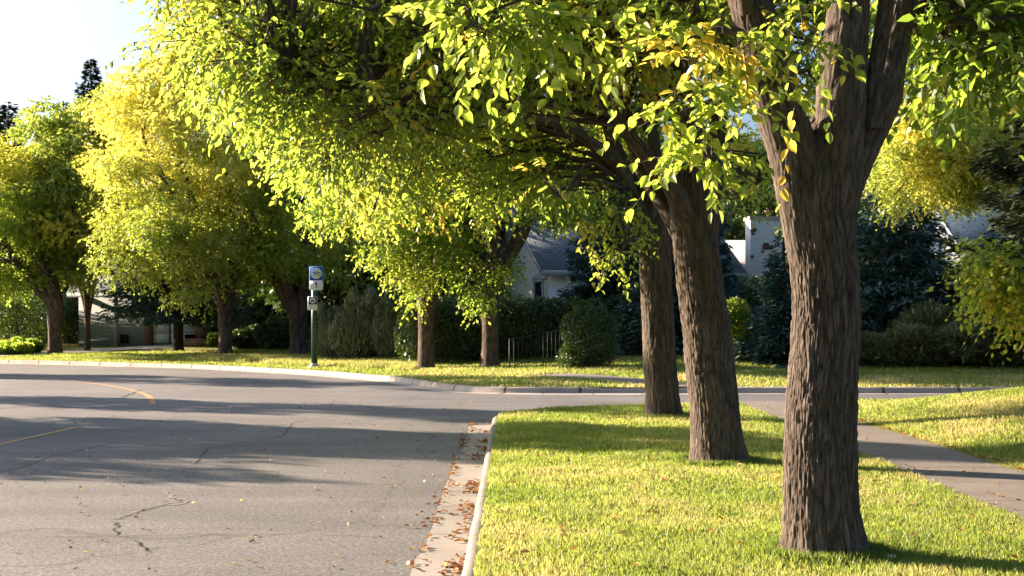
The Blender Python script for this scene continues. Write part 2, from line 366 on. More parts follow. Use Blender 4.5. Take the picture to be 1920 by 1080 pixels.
def strip(name, P, prof, mat, kind='structure', zf=None, parent=None, smooth=True):
    """sweep a profile [(offset to the left, z)] along P"""
    N = normals2(P); run = np.r_[0, np.cumsum(np.linalg.norm(np.diff(P, axis=0), axis=1))]; k = len(prof)
    V = []; 
    for o_, z_ in prof:
        q = P + N * o_; V.append(np.c_[q, (zf(q[:, 0], q[:, 1]) if zf else 0) + np.full(len(P), z_)])
    V = np.stack(V, 1).reshape(-1, 3); i = np.arange(len(P) - 1)[:, None] * k + np.arange(k - 1)[None]; i = i.ravel()
    F = np.stack([i, i + k, i + k + 1, i + 1], 1)
    o = mesh(name, V, F, mat, parent, {'run': np.repeat(run, k)}, smooth=smooth)
    if kind: o['kind'] = kind
    return o
kp = [(0, -.17), (-.012, -.05), (-.03, -.012), (-.06, .004), (-.115, .004), (-.14, -.03)]
K1r = resample(K1, .3)
K1r = K1r + normals2(K1r) * ((vnoise(np.c_[K1r, K1r[:, 0] * 0] * 1.3) - .5) * .02)[:, None]
strip('near_kerb', K1r, kp, MAT['kerb'])
# far kerb drops at the crossing ramp
K2r = resample(K2, .3)
def farkerb(P):
    N = normals2(P); run = np.r_[0, np.cumsum(np.linalg.norm(np.diff(P, axis=0), axis=1))]
    drop = sstep(1.6, 2.6, P[:, 0]) * sstep(5.8, 4.8, P[:, 0])
    prof = [(.42, -.146), (.06, -.14), (.0, -.13), (-.02, -.04), (-.06, -.005), (-.16, .01), (-.19, -.03)]
    V = []
    for o_, z_ in prof:
        z = np.full(len(P), z_); top = z_ > -.12
        if top: z = z * (1 - .5 * drop) - .03 * drop
        V.append(np.c_[P + N * o_, z + .006 * (vnoise(np.c_[P * .9, P[:, 0] * 0]) - .5)])
    k = len(prof); V = np.stack(V, 1).reshape(-1, 3); i = (np.arange(len(P) - 1)[:, None] * k + np.arange(k - 1)[None]).ravel()
    return mesh('far_kerb', V, np.stack([i, i + k, i + k + 1, i + 1], 1), MAT['fkerb'], None, {'run': np.repeat(run, k)}, smooth=True)
# K2 runs right -> left with the lawn on its right-hand side
farkerb(K2r)['kind'] = 'structure'
strip('left_kerb', resample(K3, .6), [(0, -.17), (.02, -.03), (.05, .004), (.12, .004), (.15, -.03)], MAT['kerb'])
gP = resample([(-.35, -25), (-.35, 24.6)], .3)
wob = (vnoise(np.c_[gP[:, 1] * 1.5, gP[:, 0] * 0, gP[:, 0] * 0]) - .5) * .05
gv = np.c_[np.c_[gP[:, 0] - .36 + wob, gP[:, 1], np.full(len(gP), -.145)], np.c_[gP[:, 0] + .005, gP[:, 1], np.full(len(gP), -.140)]].reshape(-1, 3)
i = np.arange(len(gP) - 1) * 2
struct(mesh('gutter', gv, np.stack([i, i + 2, i + 3, i + 1], 1), MAT['gutter'], None, {'run': np.repeat(gP[:, 1], 2)}))
def walkx(y): return 3.93 + .0195 * y
wy = np.linspace(-20, 29.3, 150); wl = np.c_[walkx(wy), wy]
strip('sidewalk', wl, [(0, .012), (-.48, .016), (-.97, .016), (-1.45, .012)], MAT['walk'], zf=None)
strip('far_sidewalk', resample(catmull([(4.3, 35.75), (4.0, 36.6), (3.0, 38.2), (1.9, 39.6), (.9, 40.7)], 6), .3), [(.6, .02), (-.6, .02)], MAT['walk'], zf=elev)
# concrete ramp at the corner
rp = resample(catmull([(5.6, 35.6), (4, 35.55), (2.5, 35.5), (.8, 35.55), (-.1, 35.7)], 5), .25)
strip('crossing_ramp', rp, [(.75, -.143), (.3, -.138), (.02, -.128)], MAT['apron'])
strip('driveway', resample(catmull([(-26.5, 63.6), (-24.3, 65), (-21.5, 67.2), (-18.8, 70), (-16.8, 73)], 6), .3), [(1.5, .03), (.5, .035), (-.5, .035), (-1.5, .03)], MAT['apron'], zf=elev)

# road paint and cracks
def ribbon(name, P, wd, z, mat, jag=0., seed=0, taper=False):
    P = resample(P, .08 if jag else .5); r = np.random.default_rng(seed); N = normals2(P); k = len(P)
    c = P + N * ((r.random(k) - .5) * jag)[:, None]; ww = wd * (1 + (r.random(k) - .5) * (1.5 if jag else 0))
    if taper: ww = ww * np.clip(np.sin(np.linspace(0, math.pi, k)) * 1.5, .05, 1) 
    V = np.stack([np.c_[c + N * ww[:, None] / 2, np.full(k, z)], np.c_[c - N * ww[:, None] / 2, np.full(k, z)]], 1).reshape(-1, 3); i = np.arange(k - 1) * 2
    o = mesh(name, V, np.stack([i, i + 1, i + 3, i + 2], 1), mat); o['kind'] = 'structure'; return o
def gpx(px, py, h=1.8): Y = h * FPX / (py - HOR); return ((px - 960) / FPX * Y, Y)
ribbon('yellow_line', catmull([gpx(287, 758), gpx(281, 745), gpx(262, 736), gpx(215, 725), gpx(150, 716), gpx(70, 709), gpx(-40, 704)], 8), .14, -.145, MAT['yline'])
ribbon('yellow_line', [(-7.42, 24.2), (-7.5, 21), (-7.5, 5), (-7.5, -20)], .12, -.145, MAT['yline'])
ribbon('road_crack', [gpx(*p) for p in ((322, 934), (342, 941), (272, 955), (246, 966), (213, 976))], .013, -.144, MAT['crack'], .04, 1, True)
ribbon('road_crack', [gpx(*p) for p in ((212, 977), (220, 984), (217, 996), (224, 1006))], .018, -.144, MAT['crack'], .06, 2, True)
ribbon('road_crack', [gpx(*p) for p in ((248, 1012), (262, 1020), (274, 1028), (284, 1041))], .016, -.144, MAT['crack'], .05, 3, True)
ribbon('road_crack', [gpx(*p) for p in ((250, 818), (180, 837), (95, 855), (40, 875), (-60, 900))], .03, -.144, MAT['patch'], .05, 4)
ribbon('road_crack', [gpx(*p) for p in ((440, 805), (380, 812), (250, 818))], .018, -.144, MAT['crack'], .04, 5)
ribbon('road_crack', [(-1.1, 11.9), (-2.4, 12.05), (-3.6, 11.85), (-5.2, 12.1), (-8, 12.0), (-13, 12.2)], .008, -.144, MAT['crack'], .03, 7)
ribbon('road_crack', [(-3.2, 27.5), (-3.9, 25.3), (-3.6, 22.4), (-4.3, 20.1), (-4.0, 17.9)], .014, -.144, MAT['crack'], .04, 8)
ribbon('road_crack', [(-9.8, 37.5), (-9.2, 33.5), (-9.9, 31.0), (-11.2, 28.0)], .035, -.144, MAT['crack'], .06, 9)
ribbon('chipped_edge', [gpx(*p) for p in ((312, 922), (316, 932), (345, 938), (352, 942), (282, 953), (216, 974))], .05, -.1465, MAT['patch'], .09, 6)

# ------------------------------------------------------------------ leaves
def leafquads(c, ax, nm, L, fold=.18, wr=.62):
    ax = nrm(ax); nm = nrm(nm - ax * (ax * nm).sum(1, keepdims=True)); s = np.cross(ax, nm); L = L[:, None]; W = L * wr
    b = c; r1 = c + ax * .3 * L + s * .5 * W + nm * fold * W; r2 = c + ax * .68 * L + s * .33 * W + nm * fold * .6 * W; tip = c + ax * L - nm * .10 * L
    l2 = c + ax * .68 * L - s * .33 * W + nm * fold * .6 * W; l1 = c + ax * .3 * L - s * .5 * W + nm * fold * W
    V = np.stack([b, r1, r2, tip, l2, l1], 1).reshape(-1, 3); i = np.arange(len(c))[:, None] * 6
    F = np.concatenate([i + np.array([[0, 1, 2, 3]]), i + np.array([[0, 3, 4, 5]])]); return V, F, 6
def ovate(c, ax, nm, L, fold=.16, wr=.62):
    ax = nrm(ax); nm = nrm(nm - ax * (ax * nm).sum(1, keepdims=True)); s = np.cross(ax, nm); L = L[:, None]; W = L * wr; rr = []
    for sg in (1, -1):
        for t, w_ in ((.10, .26), (.28, .48), (.52, .46), (.74, .27), (.90, .09)): rr.append(c + ax * t * L + s * sg * w_ * W + nm * (fold * w_ * 2 * W - .12 * L * t * t))
    V = np.stack([c, c + ax * L - nm * .16 * L] + rr, 1).reshape(-1, 3); i = np.arange(len(c))[:, None] * 12
    F = np.concatenate([i + np.array([[0, 2, 3, 4, 5, 6, 1]]), i + np.array([[0, 1, 11, 10, 9, 8, 7]])]); return V, F, 12
def kites(c, ax, nm, L, wr=.6):
    ax = nrm(ax); nm = nrm(nm - ax * (ax * nm).sum(1, keepdims=True)); s = np.cross(ax, nm); L = L[:, None]; W = L * wr
    V = np.stack([c, c + ax * .45 * L + s * .5 * W, c + ax * L, c + ax * .45 * L - s * .5 * W], 1).reshape(-1, 3)
    return V, np.arange(len(c) * 4).reshape(-1, 4), 4
def sample_clumps(cl, n, r, shell=.45):
    """cl: rows (x,y,z,rx,ry,rz,weight)"""
    cl = np.asarray(cl, float); wt = (cl[:, 3] * cl[:, 4] * cl[:, 5]) ** .75 * cl[:, 6]; idx = r.choice(len(cl), n, p=wt / wt.sum())
    u = nrm(r.normal(size=(n, 3))); rad = (shell + (1 - shell) * r.random(n) ** .6)[:, None]
    return cl[idx, :3] + u * rad * cl[idx, 3:6], u, idx
def foliage(parent, cl, nspray, k, leaf, mat, tint, seed, name='crown', detail=True, sprayL=.45, twigs=False, droop=.55, shell=.45, wr=.62):
    r = np.random.default_rng(seed); p, u, idx = sample_clumps(cl, nspray, r, shell)
    d = nrm(u * .8 + r.normal(size=u.shape) * .45 + A(0, 0, -.15)); Ls = sprayL * (.6 + .8 * r.random(nspray))
    t = (np.arange(k)[None] + .3 + .5 * r.random((nspray, k))) / k * Ls[:, None]
    pos = p[:, None] + d[:, None] * t[..., None]; pos[..., 2] -= .35 * t ** 2 / Ls[:, None]
    side = nrm(np.cross(d, A(0, 0, 1) + r.normal(size=d.shape) * .2)); sg = np.where(np.arange(k) % 2, 1, -1)[None, :, None]
    ax = d[:, None] * .55 + side[:, None] * sg * .75 + A(0, 0, -droop) + r.normal(size=pos.shape) * .33
    nm = A(0, 0, 1) + r.normal(size=pos.shape) * .55
    L = leaf * (.65 + .6 * r.random((nspray, k)))
    c = pos.reshape(-1, 3); f = ovate if detail == 2 else leafquads if detail else kites
    V, F, m = f(c, ax.reshape(-1, 3), nm.reshape(-1, 3), L.ravel(), wr=wr)
    ti = tint(p, r)[:, None] + r.normal(size=(nspray, k)) * .07
    o = mesh(name, V, F, mat, parent, {'tint': np.repeat(np.clip(ti, 0, 1).ravel(), m)})
    if twigs:
        a = p - d * .12; b = p + d * (Ls * .5)[:, None] - A(0, 0, 1) * (.09 * Ls)[:, None]; e = p + d * Ls[:, None] - A(0, 0, 1) * (.35 * Ls)[:, None]
        s1 = side; s2 = np.cross(d, side); rr = .0028
        V = []; 
        for q, w_ in ((a, 1.5), (b, 1.), (e, .5)):
            for ang in (0, 2.094, 4.189): V.append(q + (s1 * math.cos(ang) + s2 * math.sin(ang)) * rr * w_)
        V = np.stack(V, 1).reshape(-1, 3); i = np.arange(nspray)[:, None] * 9
        F = np.concatenate([i + np.array([[j + q, j + (q + 1) % 3, j + 3 + (q + 1) % 3, j + 3 + q]]) for j in (0, 3) for q in range(3)])
        mesh('twigs', V, F, MAT['bark'], parent, {'ridge': np.full(len(V), .6), 'bco': V})
    return o
def tintf(base, patch=.0, scale=1., yellow_at=.72, amt=.35):
    def f(p, r):
        n = fbm(p * scale + 5.1, 2) / .75; return base + (n - .5) * .45 + r.normal(size=len(p)) * .06 + amt * sstep(yellow_at - .06, yellow_at + .06, n) + (r.random(len(p)) < patch) * .4
    return f

# ------------------------------------------------------------------ trunks and limbs
def tube(path, rad, nseg=24, step=.1, amp=.0, fs=.05, flare=0, lobes=.0, seed=0, cr=True):
    P = np.c_[np.asarray(path, float), np.asarray(rad, float)]
    if cr: P = catmull(P, 10)
    P = resample(P, step); c = P[:, :3]; rr = np.maximum(P[:, 3], .002); T = nrm(np.gradient(c, axis=0)); n = len(c)
    u = nrm(np.cross(T[0], A(.05, 1, .1))); U = []
    for i in range(n): u = nrm(u - T[i] * (u @ T[i])); U.append(u)
    U = np.array(U); W = np.cross(T, U); run = np.r_[0, np.cumsum(np.linalg.norm(np.diff(c, axis=0), axis=1))]
    th = np.linspace(0, 2 * math.pi, nseg, endpoint=False); co, si = np.cos(th), np.sin(th)
    rad2 = rr[:, None] * np.ones(nseg)
    if lobes: 
        q = np.stack([np.broadcast_to(co * 1.1, (n, nseg)), np.broadcast_to(si * 1.1, (n, nseg)), np.broadcast_to((run * .5)[:, None], (n, nseg))], -1) + seed * 3.7
        rad2 = rad2 * (1 + lobes * 2 * (fbm(q, 2) - .38))
    if flare:
        fl = np.exp(-run / .2)[:, None]; rad2 = rad2 * (1 + flare * fl * (.55 + .9 * vnoise(np.stack([co * 1.7 + 9 + seed, si * 1.7 + 3, co * 0], -1))[None]))
    R0 = float(rr[:max(2, n // 2)].mean()); bco = np.stack([np.broadcast_to(co * R0, (n, nseg)), np.broadcast_to(si * R0, (n, nseg)), np.broadcast_to(run[:, None], (n, nseg))], -1)
    q = bco / A(fs * .6, fs * .6, fs * 4.2) + seed * 5.3; wv = np.stack([vnoise(q * .6 + 31), vnoise(q * .6 + 57), vnoise(q * .6 + 83)], -1) - .5
    n1 = vnoise(q + wv * 2.2); n2 = vnoise(q * A(2.1, 2.1, 1.6) + 11 + wv)
    n3 = vnoise(q * A(4.3, 4.3, 3.2) + 23 + wv * 2); r1 = np.abs(2 * n1 - 1) ** .55; r2 = np.abs(2 * n2 - 1) ** .6; r3 = np.abs(2 * n3 - 1)
    ridge = np.clip(.55 * r1 + .33 * r2 + .22 * r3, 0, 1)      # long plates split by narrow furrows
    if amp: rad2 = rad2 + amp * 1.2 * (ridge - .6) + amp * .8 * (n3 - .5)
    V = c[:, None] + rad2[..., None] * (co[None, :, None] * U[:, None] + si[None, :, None] * W[:, None])
    i = (np.arange(n - 1)[:, None] * nseg + np.arange(nseg)[None]); j = (np.arange(n - 1)[:, None] * nseg + (np.arange(nseg)[None] + 1) % nseg)
    F = np.stack([i.ravel(), j.ravel(), (j + nseg).ravel(), (i + nseg).ravel()], 1)
    return V.reshape(-1, 3), F, {'bco': bco.reshape(-1, 3), 'ridge': ridge.ravel()}
def join(parts):
    V = []; F = []; at_ = {}; n = 0
    for v, f, a in parts:
        V.append(v); F.append(f + n); n += len(v)
        for k in a: at_.setdefault(k, []).append(a[k])
    return np.vstack(V), np.vstack(F), {k: np.concatenate(v) for k, v in at_.items()}
def pxpath(rows):
    """rows (px, py, width_px, Y)"""
    return [at(a, b, Y) for a, b, w_, Y in rows], [w_ / FPX * Y / 2 for a, b, w_, Y in rows]
def limb(parent, rows, nseg=40, step=.04, amp=.006, seed=0, mat='bark', name='limb', fs=.035, lobes=.05):
    p, r = pxpath(rows); v, f, a = tube(p, r, nseg, step, amp, fs, 0, lobes, seed); return mesh(name, v, f, MAT[mat], parent, a, smooth=True)
def branches(parent, cl, roots, mat='farbark', r0=.05, nseg=6, seed=0, prob=1., name='branches'):
    """thin boughs from the nearest limb point to each leaf clump"""
    r = np.random.default_rng(seed); roots = np.asarray(roots, float); parts = []
    for c in np.asarray(cl, float):
        if r.random() > prob: continue
        e = c[:3]; low = roots[roots[:, 2] < e[2] + .3]; low = low if len(low) else roots
        s = low[np.argmin(np.linalg.norm(low - e, axis=1) + .4 * r.random(len(low)))]
        d = np.linalg.norm(e - s); 
        if d < .2: continue
        m1 = s * .6 + e * .4 + r.normal(size=3) * .06 * d + A(0, 0, .08 * d); m2 = s * .25 + e * .75 + r.normal(size=3) * .06 * d + A(0, 0, .05 * d)
        rr = min(r0, .02 + .012 * d); parts.append(tube([s, m1, m2, e], [rr, rr * .7, rr * .45, .006], nseg, max(.12, d / 14), 0, .05, 0, 0, seed))
        for _ in range(3):
            e2 = e + r.normal(size=3) * c[3:6] * .6; parts.append(tube([m2, (m2 + e2) / 2 + r.normal(size=3) * .05, e2], [rr * .4, rr * .25, .004], 4, max(.12, d / 8), 0, .05, 0, 0, seed))
    if parts:
        v, f, a = join(parts); return mesh(name, v, f, MAT[mat], parent, a, smooth=True)

# ------------------------------------------------------------------ the three big trees on the near verge
def px_in_poly(poly, n, r):
    poly = np.array(poly, float); lo, hi = poly.min(0), poly.max(0); out = []
    while len(out) < n:
        q = lo + (hi - lo) * r.random((n * 3, 2)); out += list(q[inside(poly, q)])
    return np.array(out[:n])
def clump_poly(poly, y0, y1, n, rad, seed, wt=1.):
    r = np.random.default_rng(seed); q = px_in_poly(poly, n, r); Y = y0 + (y1 - y0) * r.random(n)
    P = np.stack([(q[:, 0] - 960) / FPX * Y, Y, EYE - (q[:, 1] - HOR) / FPX * Y], 1); s = rad * (.7 + .6 * r.random(n))
    return np.c_[P, s, s, s * .7, np.full(n, wt)]
def clump_px(rows, rad=.25, wt=1.):
    return np.array([[*at(a, b, Y), rad * s, rad * s, rad * s * .7, wt] for a, b, Y, s in rows])
def overhead(cx, cy, cz, rx, ry, rz, n, rad, seed, marg=1.1):
    r = np.random.default_rng(seed); out = []
    while len(out) < n:
        u = nrm(r.normal(size=3)) * (.45 + .55 * r.random() ** .5); p = A(cx, cy, cz) + u * A(rx, ry, rz)
        if p[2] > EYE + HOR / FPX * p[1] + rad * marg + .25 and p[2] > 3.2: out.append([*p, rad, rad, rad * .7, .45])
    return np.array(out)
GR = 'elms along the near grass verge'
# T1
b1 = at(1545, 1052, 9.8)
T1 = thing('shade_tree', 'biggest nearest tree with thick furrowed trunk forking into three limbs, on the verge grass', 'tree', (b1[0], b1[1], 0), GR)
rows = [(1550, 1075, 160, 9.8), (1547, 1046, 152, 9.8), (1543, 1000, 142, 9.8), (1539, 940, 137, 9.8), (1538, 860, 136, 9.8), (1540, 780, 132, 9.8), (1543, 700, 128, 9.8), (1547, 640, 127, 9.8), (1549, 580, 126, 9.8), (1544, 500, 126, 9.8), (1537, 440, 130, 9.8), (1531, 390, 132, 9.8), (1533, 340, 126, 9.8), (1543, 290, 106, 9.82), (1562, 240, 90, 9.84), (1575, 200, 80, 9.86)]
p, r_ = pxpath(rows); v, f, a = tube(p, r_, 300, .011, .015, .040, .36, .045, 1); mesh('trunk', v, f, MAT['bark'], T1, a, smooth=True)
limb(T1, [(1530, 560, 50, 9.76), (1514, 470, 68, 9.74), (1503, 400, 80, 9.72), (1493, 330, 88, 9.70), (1482, 270, 90, 9.67), (1464, 210, 94, 9.6), (1448, 150, 88, 9.5), (1428, 80, 84, 9.45), (1406, 0, 80, 9.4), (1375, -110, 74, 9.3), (1330, -260, 60, 9.1), (1270, -420, 40, 8.9)], 110, .016, .010, 2, fs=.036)
limb(T1, [(1556, 520, 70, 9.8), (1566, 400, 84, 9.76), (1572, 320, 90, 9.74), (1575, 250, 90, 9.74), (1577, 180, 92, 9.76), (1584, 100, 86, 9.8), (1590, 30, 80, 9.85), (1596, -80, 74, 9.9), (1610, -230, 60, 10), (1625, -420, 42, 10.2)], 110, .016, .010, 3, fs=.036)
limb(T1, [(1568, 520, 44, 9.78), (1576, 420, 54, 9.8), (1592, 340, 62, 9.86), (1616, 270, 70, 9.95), (1650, 190, 76, 10.05), (1664, 130, 66, 10.2), (1680, 60, 58, 10.3), (1694, 0, 54, 10.4), (1720, -120, 48, 10.6), (1770, -300, 34, 10.9)], 90, .018, .009, 4, fs=.036)
limb(T1, [(1632, 240, 44, 9.86), (1634, 180, 34, 9.84), (1644, 120, 32, 9.85), (1654, 60, 32, 9.9), (1662, 0, 30, 9.9), (1668, -120, 26, 9.95), (1660, -260, 18, 10)], 50, .03, .006, 5)
limb(T1, [(1400, 20, 34, 9.3), (1392, -40, 30, 9.1), (1376, -80, 24, 8.9), (1300, -90, 18, 8.5), (1150, -60, 12, 8.1), (1000, -10, 8, 7.8), (900, 30, 5, 7.7)], 12, .05, .002, 6, name='branch')
limb(T1, [(1420, 90, 26, 9.3), (1380, 60, 20, 9.0), (1330, 60, 14, 8.6), (1270, 85, 10, 8.3), (1200, 100, 6, 8.1)], 12, .05, .002, 7, name='branch')
limb(T1, [(1440, 140, 22, 9.4), (1400, 170, 14, 9.0), (1330, 190, 10, 8.7), (1270, 215, 6, 8.5)], 12, .05, .002, 8, name='branch')
ccl = np.vstack([
    clump_px([(850, 45, 7.8, .9), (905, 55, 7.7, .9), (950, 40, 7.8, 1), (1000, 55, 7.9, 1), (1060, 60, 8.0, 1.), (1100, 30, 8, 1.), (880, 10, 7.9, .9), (970, 5, 7.9, 1), (1040, 10, 8, 1),
              (1170, 95, 8.2, .8), (1200, 80, 8.2, .8)], .17, 1.5),
    clump_px([(1270, 90, 8.4, 1.), (1320, 95, 8.4, 1), (1370, 85, 8.5, 1), (1400, 100, 8.6, .9), (1340, 70, 8.5, .8)], .16, 1.7),
    clump_px([(1230, 225, 8.5, .8), (1270, 200, 8.5, .9), (1310, 170, 8.6, 1), (1350, 190, 8.6, .9), (1290, 235, 8.5, .8), (1330, 290, 8.7, .8), (1300, 300, 8.7, .7), (1360, 320, 8.8, .7), (1390, 150, 8.6, .8), (1440, 170, 8.8, .5), (1480, 195, 8.8, .4)], .16, 1.3),
    clump_px([(1500, 60, 9.0, .9), (1520, 80, 9.0, .7), (1490, 20, 9.0, 1), (1540, 90, 9.1, .4), (1440, 40, 9., .8)], .17, 1.2),
    clump_px([(1655, 120, 9.6, .35), (1700, 160, 9.9, .5), (1800, 140, 10, .5), (1820, 170, 10, .4), (1520, 380, 9.3, .12), (1640, 30, 9.6, .5), (1850, 100, 10, .6)], .17, 1.)])
ptT1 = lambda p, r: .40 + r.normal(size=len(p)) * .07 + .36 * (((p[:, 0] > .85) & (p[:, 0] < 1.45) & (np.abs(p[:, 2] - 3.28) < .2)) * (r.random(len(p)) < .6)) + .36 * (r.random(len(p)) < .09)
foliage(T1, ccl, 185, 9, .085, MAT['leaf'], ptT1, 11, sprayL=.36, twigs=True, shell=.1, detail=2)
back = np.vstack([clump_poly([(1700, -60), (1710, 30), (1760, 90), (1830, 110), (1990, 90), (1990, -60)], 10.5, 13.5, 46, .42, 21), clump_poly([(1690, -60), (1700, 120), (1760, 190), (1720, -60)], 11, 13.5, 6, .25, 22, .6), overhead(2.6, 10.8, 6.6, 4.6, 4.8, 3.2, 130, .62, 23)])
foliage(T1, back, 3600, 8, .11, MAT['leaf'], tintf(.14, .02, .8), 12, name='upper_crown', sprayL=.45, twigs=True)  # darker tint puts the shade on these crown leaves into their colour
branches(T1, back, [at(1375, -110, 9.3), at(1330, -260, 9.1), at(1596, -80, 9.9), at(1610, -230, 10), at(1625, -420, 10.2), at(1720, -120, 10.6), at(1770, -300, 10.9), at(1694, 0, 10.4)], 'bark', .05, 7, 9)
# T2
b2 = at(1345, 870, 16.5)
T2 = thing('shade_tree', 'second tree on the verge, leaning slightly, its left limb reaching over the road', 'tree', (b2[0], b2[1], 0), GR)
p, r_ = pxpath([(1352, 885, 112, 16.5), (1348, 862, 102, 16.5), (1344, 820, 95, 16.5), (1340, 760, 92, 16.5), (1333, 700, 93, 16.5), (1326, 620, 90, 16.5), (1314, 540, 86, 16.5), (1306, 470, 84, 16.5), (1302, 410, 88, 16.5), (1302, 370, 84, 16.5), (1300, 320, 60, 16.5)])
v, f, a = tube(p, r_, 190, .02, .017, .045, .32, .06, 5); mesh('trunk', v, f, MAT['bark'], T2, a, smooth=True)
limb(T2, [(1300, 470, 50, 16.45), (1288, 410, 56, 16.4), (1262, 355, 34, 16.2), (1232, 325, 30, 16.1), (1205, 285, 28, 16.0), (1165, 235, 26, 15.8), (1130, 180, 24, 15.6), (1085, 110, 20, 15.3), (1030, 30, 17, 14.8), (950, -60, 12, 14.2)], 50, .04, .010, 21)
limb(T2, [(1294, 470, 44, 16.6), (1276, 430, 44, 16.7), (1245, 385, 30, 16.8), (1218, 345, 27, 16.9), (1200, 310, 26, 17), (1182, 250, 22, 17.1), (1172, 180, 20, 17.2), (1150, 90, 18, 17.3), (1120, -60, 14, 17.4)], 50, .04, .010, 22)
limb(T2, [(1312, 480, 60, 16.5), (1318, 400, 64, 16.5), (1314, 330, 66, 16.5), (1300, 270, 62, 16.5), (1288, 210, 56, 16.4), (1270, 140, 50, 16.3), (1250, 40, 44, 16.2), (1240, -100, 36, 16.1), (1250, -300, 24, 16)], 70, .035, .010, 23)
limb(T2, [(1318, 440, 40, 16.6), (1334, 350, 42, 16.8), (1340, 280, 40, 17), (1350, 200, 34, 17.2), (1372, 80, 30, 17.4), (1400, -80, 24, 17.6), (1440, -260, 16, 17.8)], 40, .05, .008, 24)
limb(T2, [(1085, 110, 14, 15.3), (960, 70, 10, 14.6), (840, 60, 8, 14.2), (700, 20, 6, 14), (560, -10, 5, 13.8)], 8, .1, 0, 25, name='branch')
limb(T2, [(1130, 180, 14, 15.6), (1000, 190, 9, 15.2), (860, 150, 7, 15), (700, 160, 6, 14.9), (540, 130, 4, 14.8)], 8, .1, 0, 26, name='branch')
polyA = [(345, -80), (352, 90), (430, 195), (545, 285), (640, 320), (760, 270), (900, 190), (1060, 140), (1240, 90), (1400, 60), (1480, -80)]
cA = np.vstack([clump_poly(polyA, 14.2, 19.5, 230, .44, 31), clump_px([(350, 12, 16, .5), (342, 50, 16, .35), (370, 105, 16, .5), (400, 150, 16, .5), (500, 290, 16.5, .5), (620, 330, 16.5, .5), (660, 310, 16, .6), (590, 300, 16, .5)], .5),
                clump_poly([(1400, -60), (1430, 170), (1450, 260), (1530, 210), (1640, 170), (1690, 60), (1660, -60)], 15.5, 19.5, 26, .36, 34),
                overhead(1.4, 17.0, 8.6, 5.4, 4.0, 3.4, 150, .7, 33)])
foliage(T2, cA, 9600, 8, .092, MAT['leaf'], tintf(.35, .02, .9, .72, .24), 13, sprayL=.42, twigs=True, shell=.3)
branches(T2, cA, [at(1165, 235, 15.8), at(1130, 180, 15.6), at(1085, 110, 15.3), at(1030, 30, 14.8), at(950, -60, 14.2), at(960, 70, 14.6), at(840, 60, 14.2), at(700, 20, 14), at(1000, 190, 15.2), at(860, 150, 15), at(700, 160, 14.9), at(540, 130, 14.8), at(560, -10, 13.8), at(1240, -100, 16.1), at(1372, 80, 17.4), at(1150, 90, 17.3)], 'bark', .035, 6, 29)
# T3
b3 = at(1243, 785, 24.2)
T3 = thing('shade_tree', 'third tree on the verge by the corner, upright trunk partly behind the leaning one', 'tree', (b3[0], b3[1], 0), GR)
p, r_ = pxpath([(1246, 795, 74, 24.2), (1244, 778, 66, 24.2), (1241, 740, 62, 24.2), (1237, 680, 62, 24.2), (1233, 600, 60, 24.2), (1229, 520, 60, 24.2), (1226, 450, 62, 24.2), (1222, 400, 62, 24.2), (1222, 350, 44, 24.2)])
v, f, a = tube(p, r_, 130, .03, .016, .05, .3, .06, 6); mesh('trunk', v, f, MAT['bark'], T3, a, smooth=True)
limb(T3, [(1215, 480, 34, 24.1), (1200, 410, 36, 24.0), (1183, 360, 32, 23.9), (1166, 320, 30, 23.8), (1140, 290, 27, 23.6), (1108, 268, 24, 23.4), (1080, 245, 20, 23.2), (1040, 232, 14, 23), (990, 222, 10, 22.7), (935, 212, 9, 22.4), (880, 205, 6, 22), (800, 190, 5, 21.6)], 30, .07, .008, 31)
limb(T3, [(1098, 258, 16, 23.3), (1060, 236, 15, 23.1), (1020, 208, 13, 22.9), (985, 185, 11, 22.6), (940, 120, 8, 22.3), (900, 60, 6, 22)], 16, .08, .004, 32, name='branch')
limb(T3, [(1212, 430, 30, 24.3), (1190, 350, 30, 24.4), (1160, 290, 26, 24.5), (1140, 230, 26, 24.6), (1120, 150, 22, 24.8), (1100, 60, 18, 25), (1080, -60, 14, 25.2)], 30, .07, .008, 33)
limb(T3, [(1226, 440, 46, 24.2), (1228, 360, 42, 24.3), (1222, 290, 38, 24.4), (1218, 200, 34, 24.4), (1222, 80, 28, 24.5), (1230, -80, 20, 24.6)], 40, .06, .008, 34)
polyB = [(500, 120), (520, 300), (600, 360), (680, 400), (800, 400), (900, 395), (1010, 350), (1090, 350), (1170, 300), (1330, 100), (1330, -60), (500, -60)]
cB = np.vstack([clump_poly(polyB, 22.8, 28.5, 170, .5, 41), clump_poly([(1105, 370), (1120, 500), (1190, 500), (1195, 400), (1180, 340)], 22.4, 23.6, 12, .25, 42, 1.0), clump_px([(1030, 360, 22, .5), (1060, 372, 22, .4), (1090, 340, 22.5, .6), (700, 400, 22, .6), (640, 385, 22, .6), (1020, 330, 21, .5)], .45),
                clump_poly([(1350, 250), (1370, 320), (1440, 345), (1440, 250)], 22, 25, 8, .3, 44, 1.)])
cB2 = overhead(2.4, 24.5, 9.6, 5, 5, 3.0, 60, .8, 43)
foliage(T3, np.vstack([cB, cB2]), 7800, 8, .105, MAT['leaf'], tintf(.36, .03, .8, .70, .26), 14, sprayL=.45, twigs=False, shell=.3)
branches(T3, cB, [at(1108, 268, 23.4), at(1040, 232, 23), at(990, 222, 22.7), at(880, 205, 22), at(800, 190, 21.6), at(985, 185, 22.6), at(900, 60, 22), at(1120, 150, 24.8), at(1100, 60, 25), at(1218, 200, 24.4), at(1166, 320, 23.8), at(1183, 360, 23.9)], 'bark', .04, 5, 39)

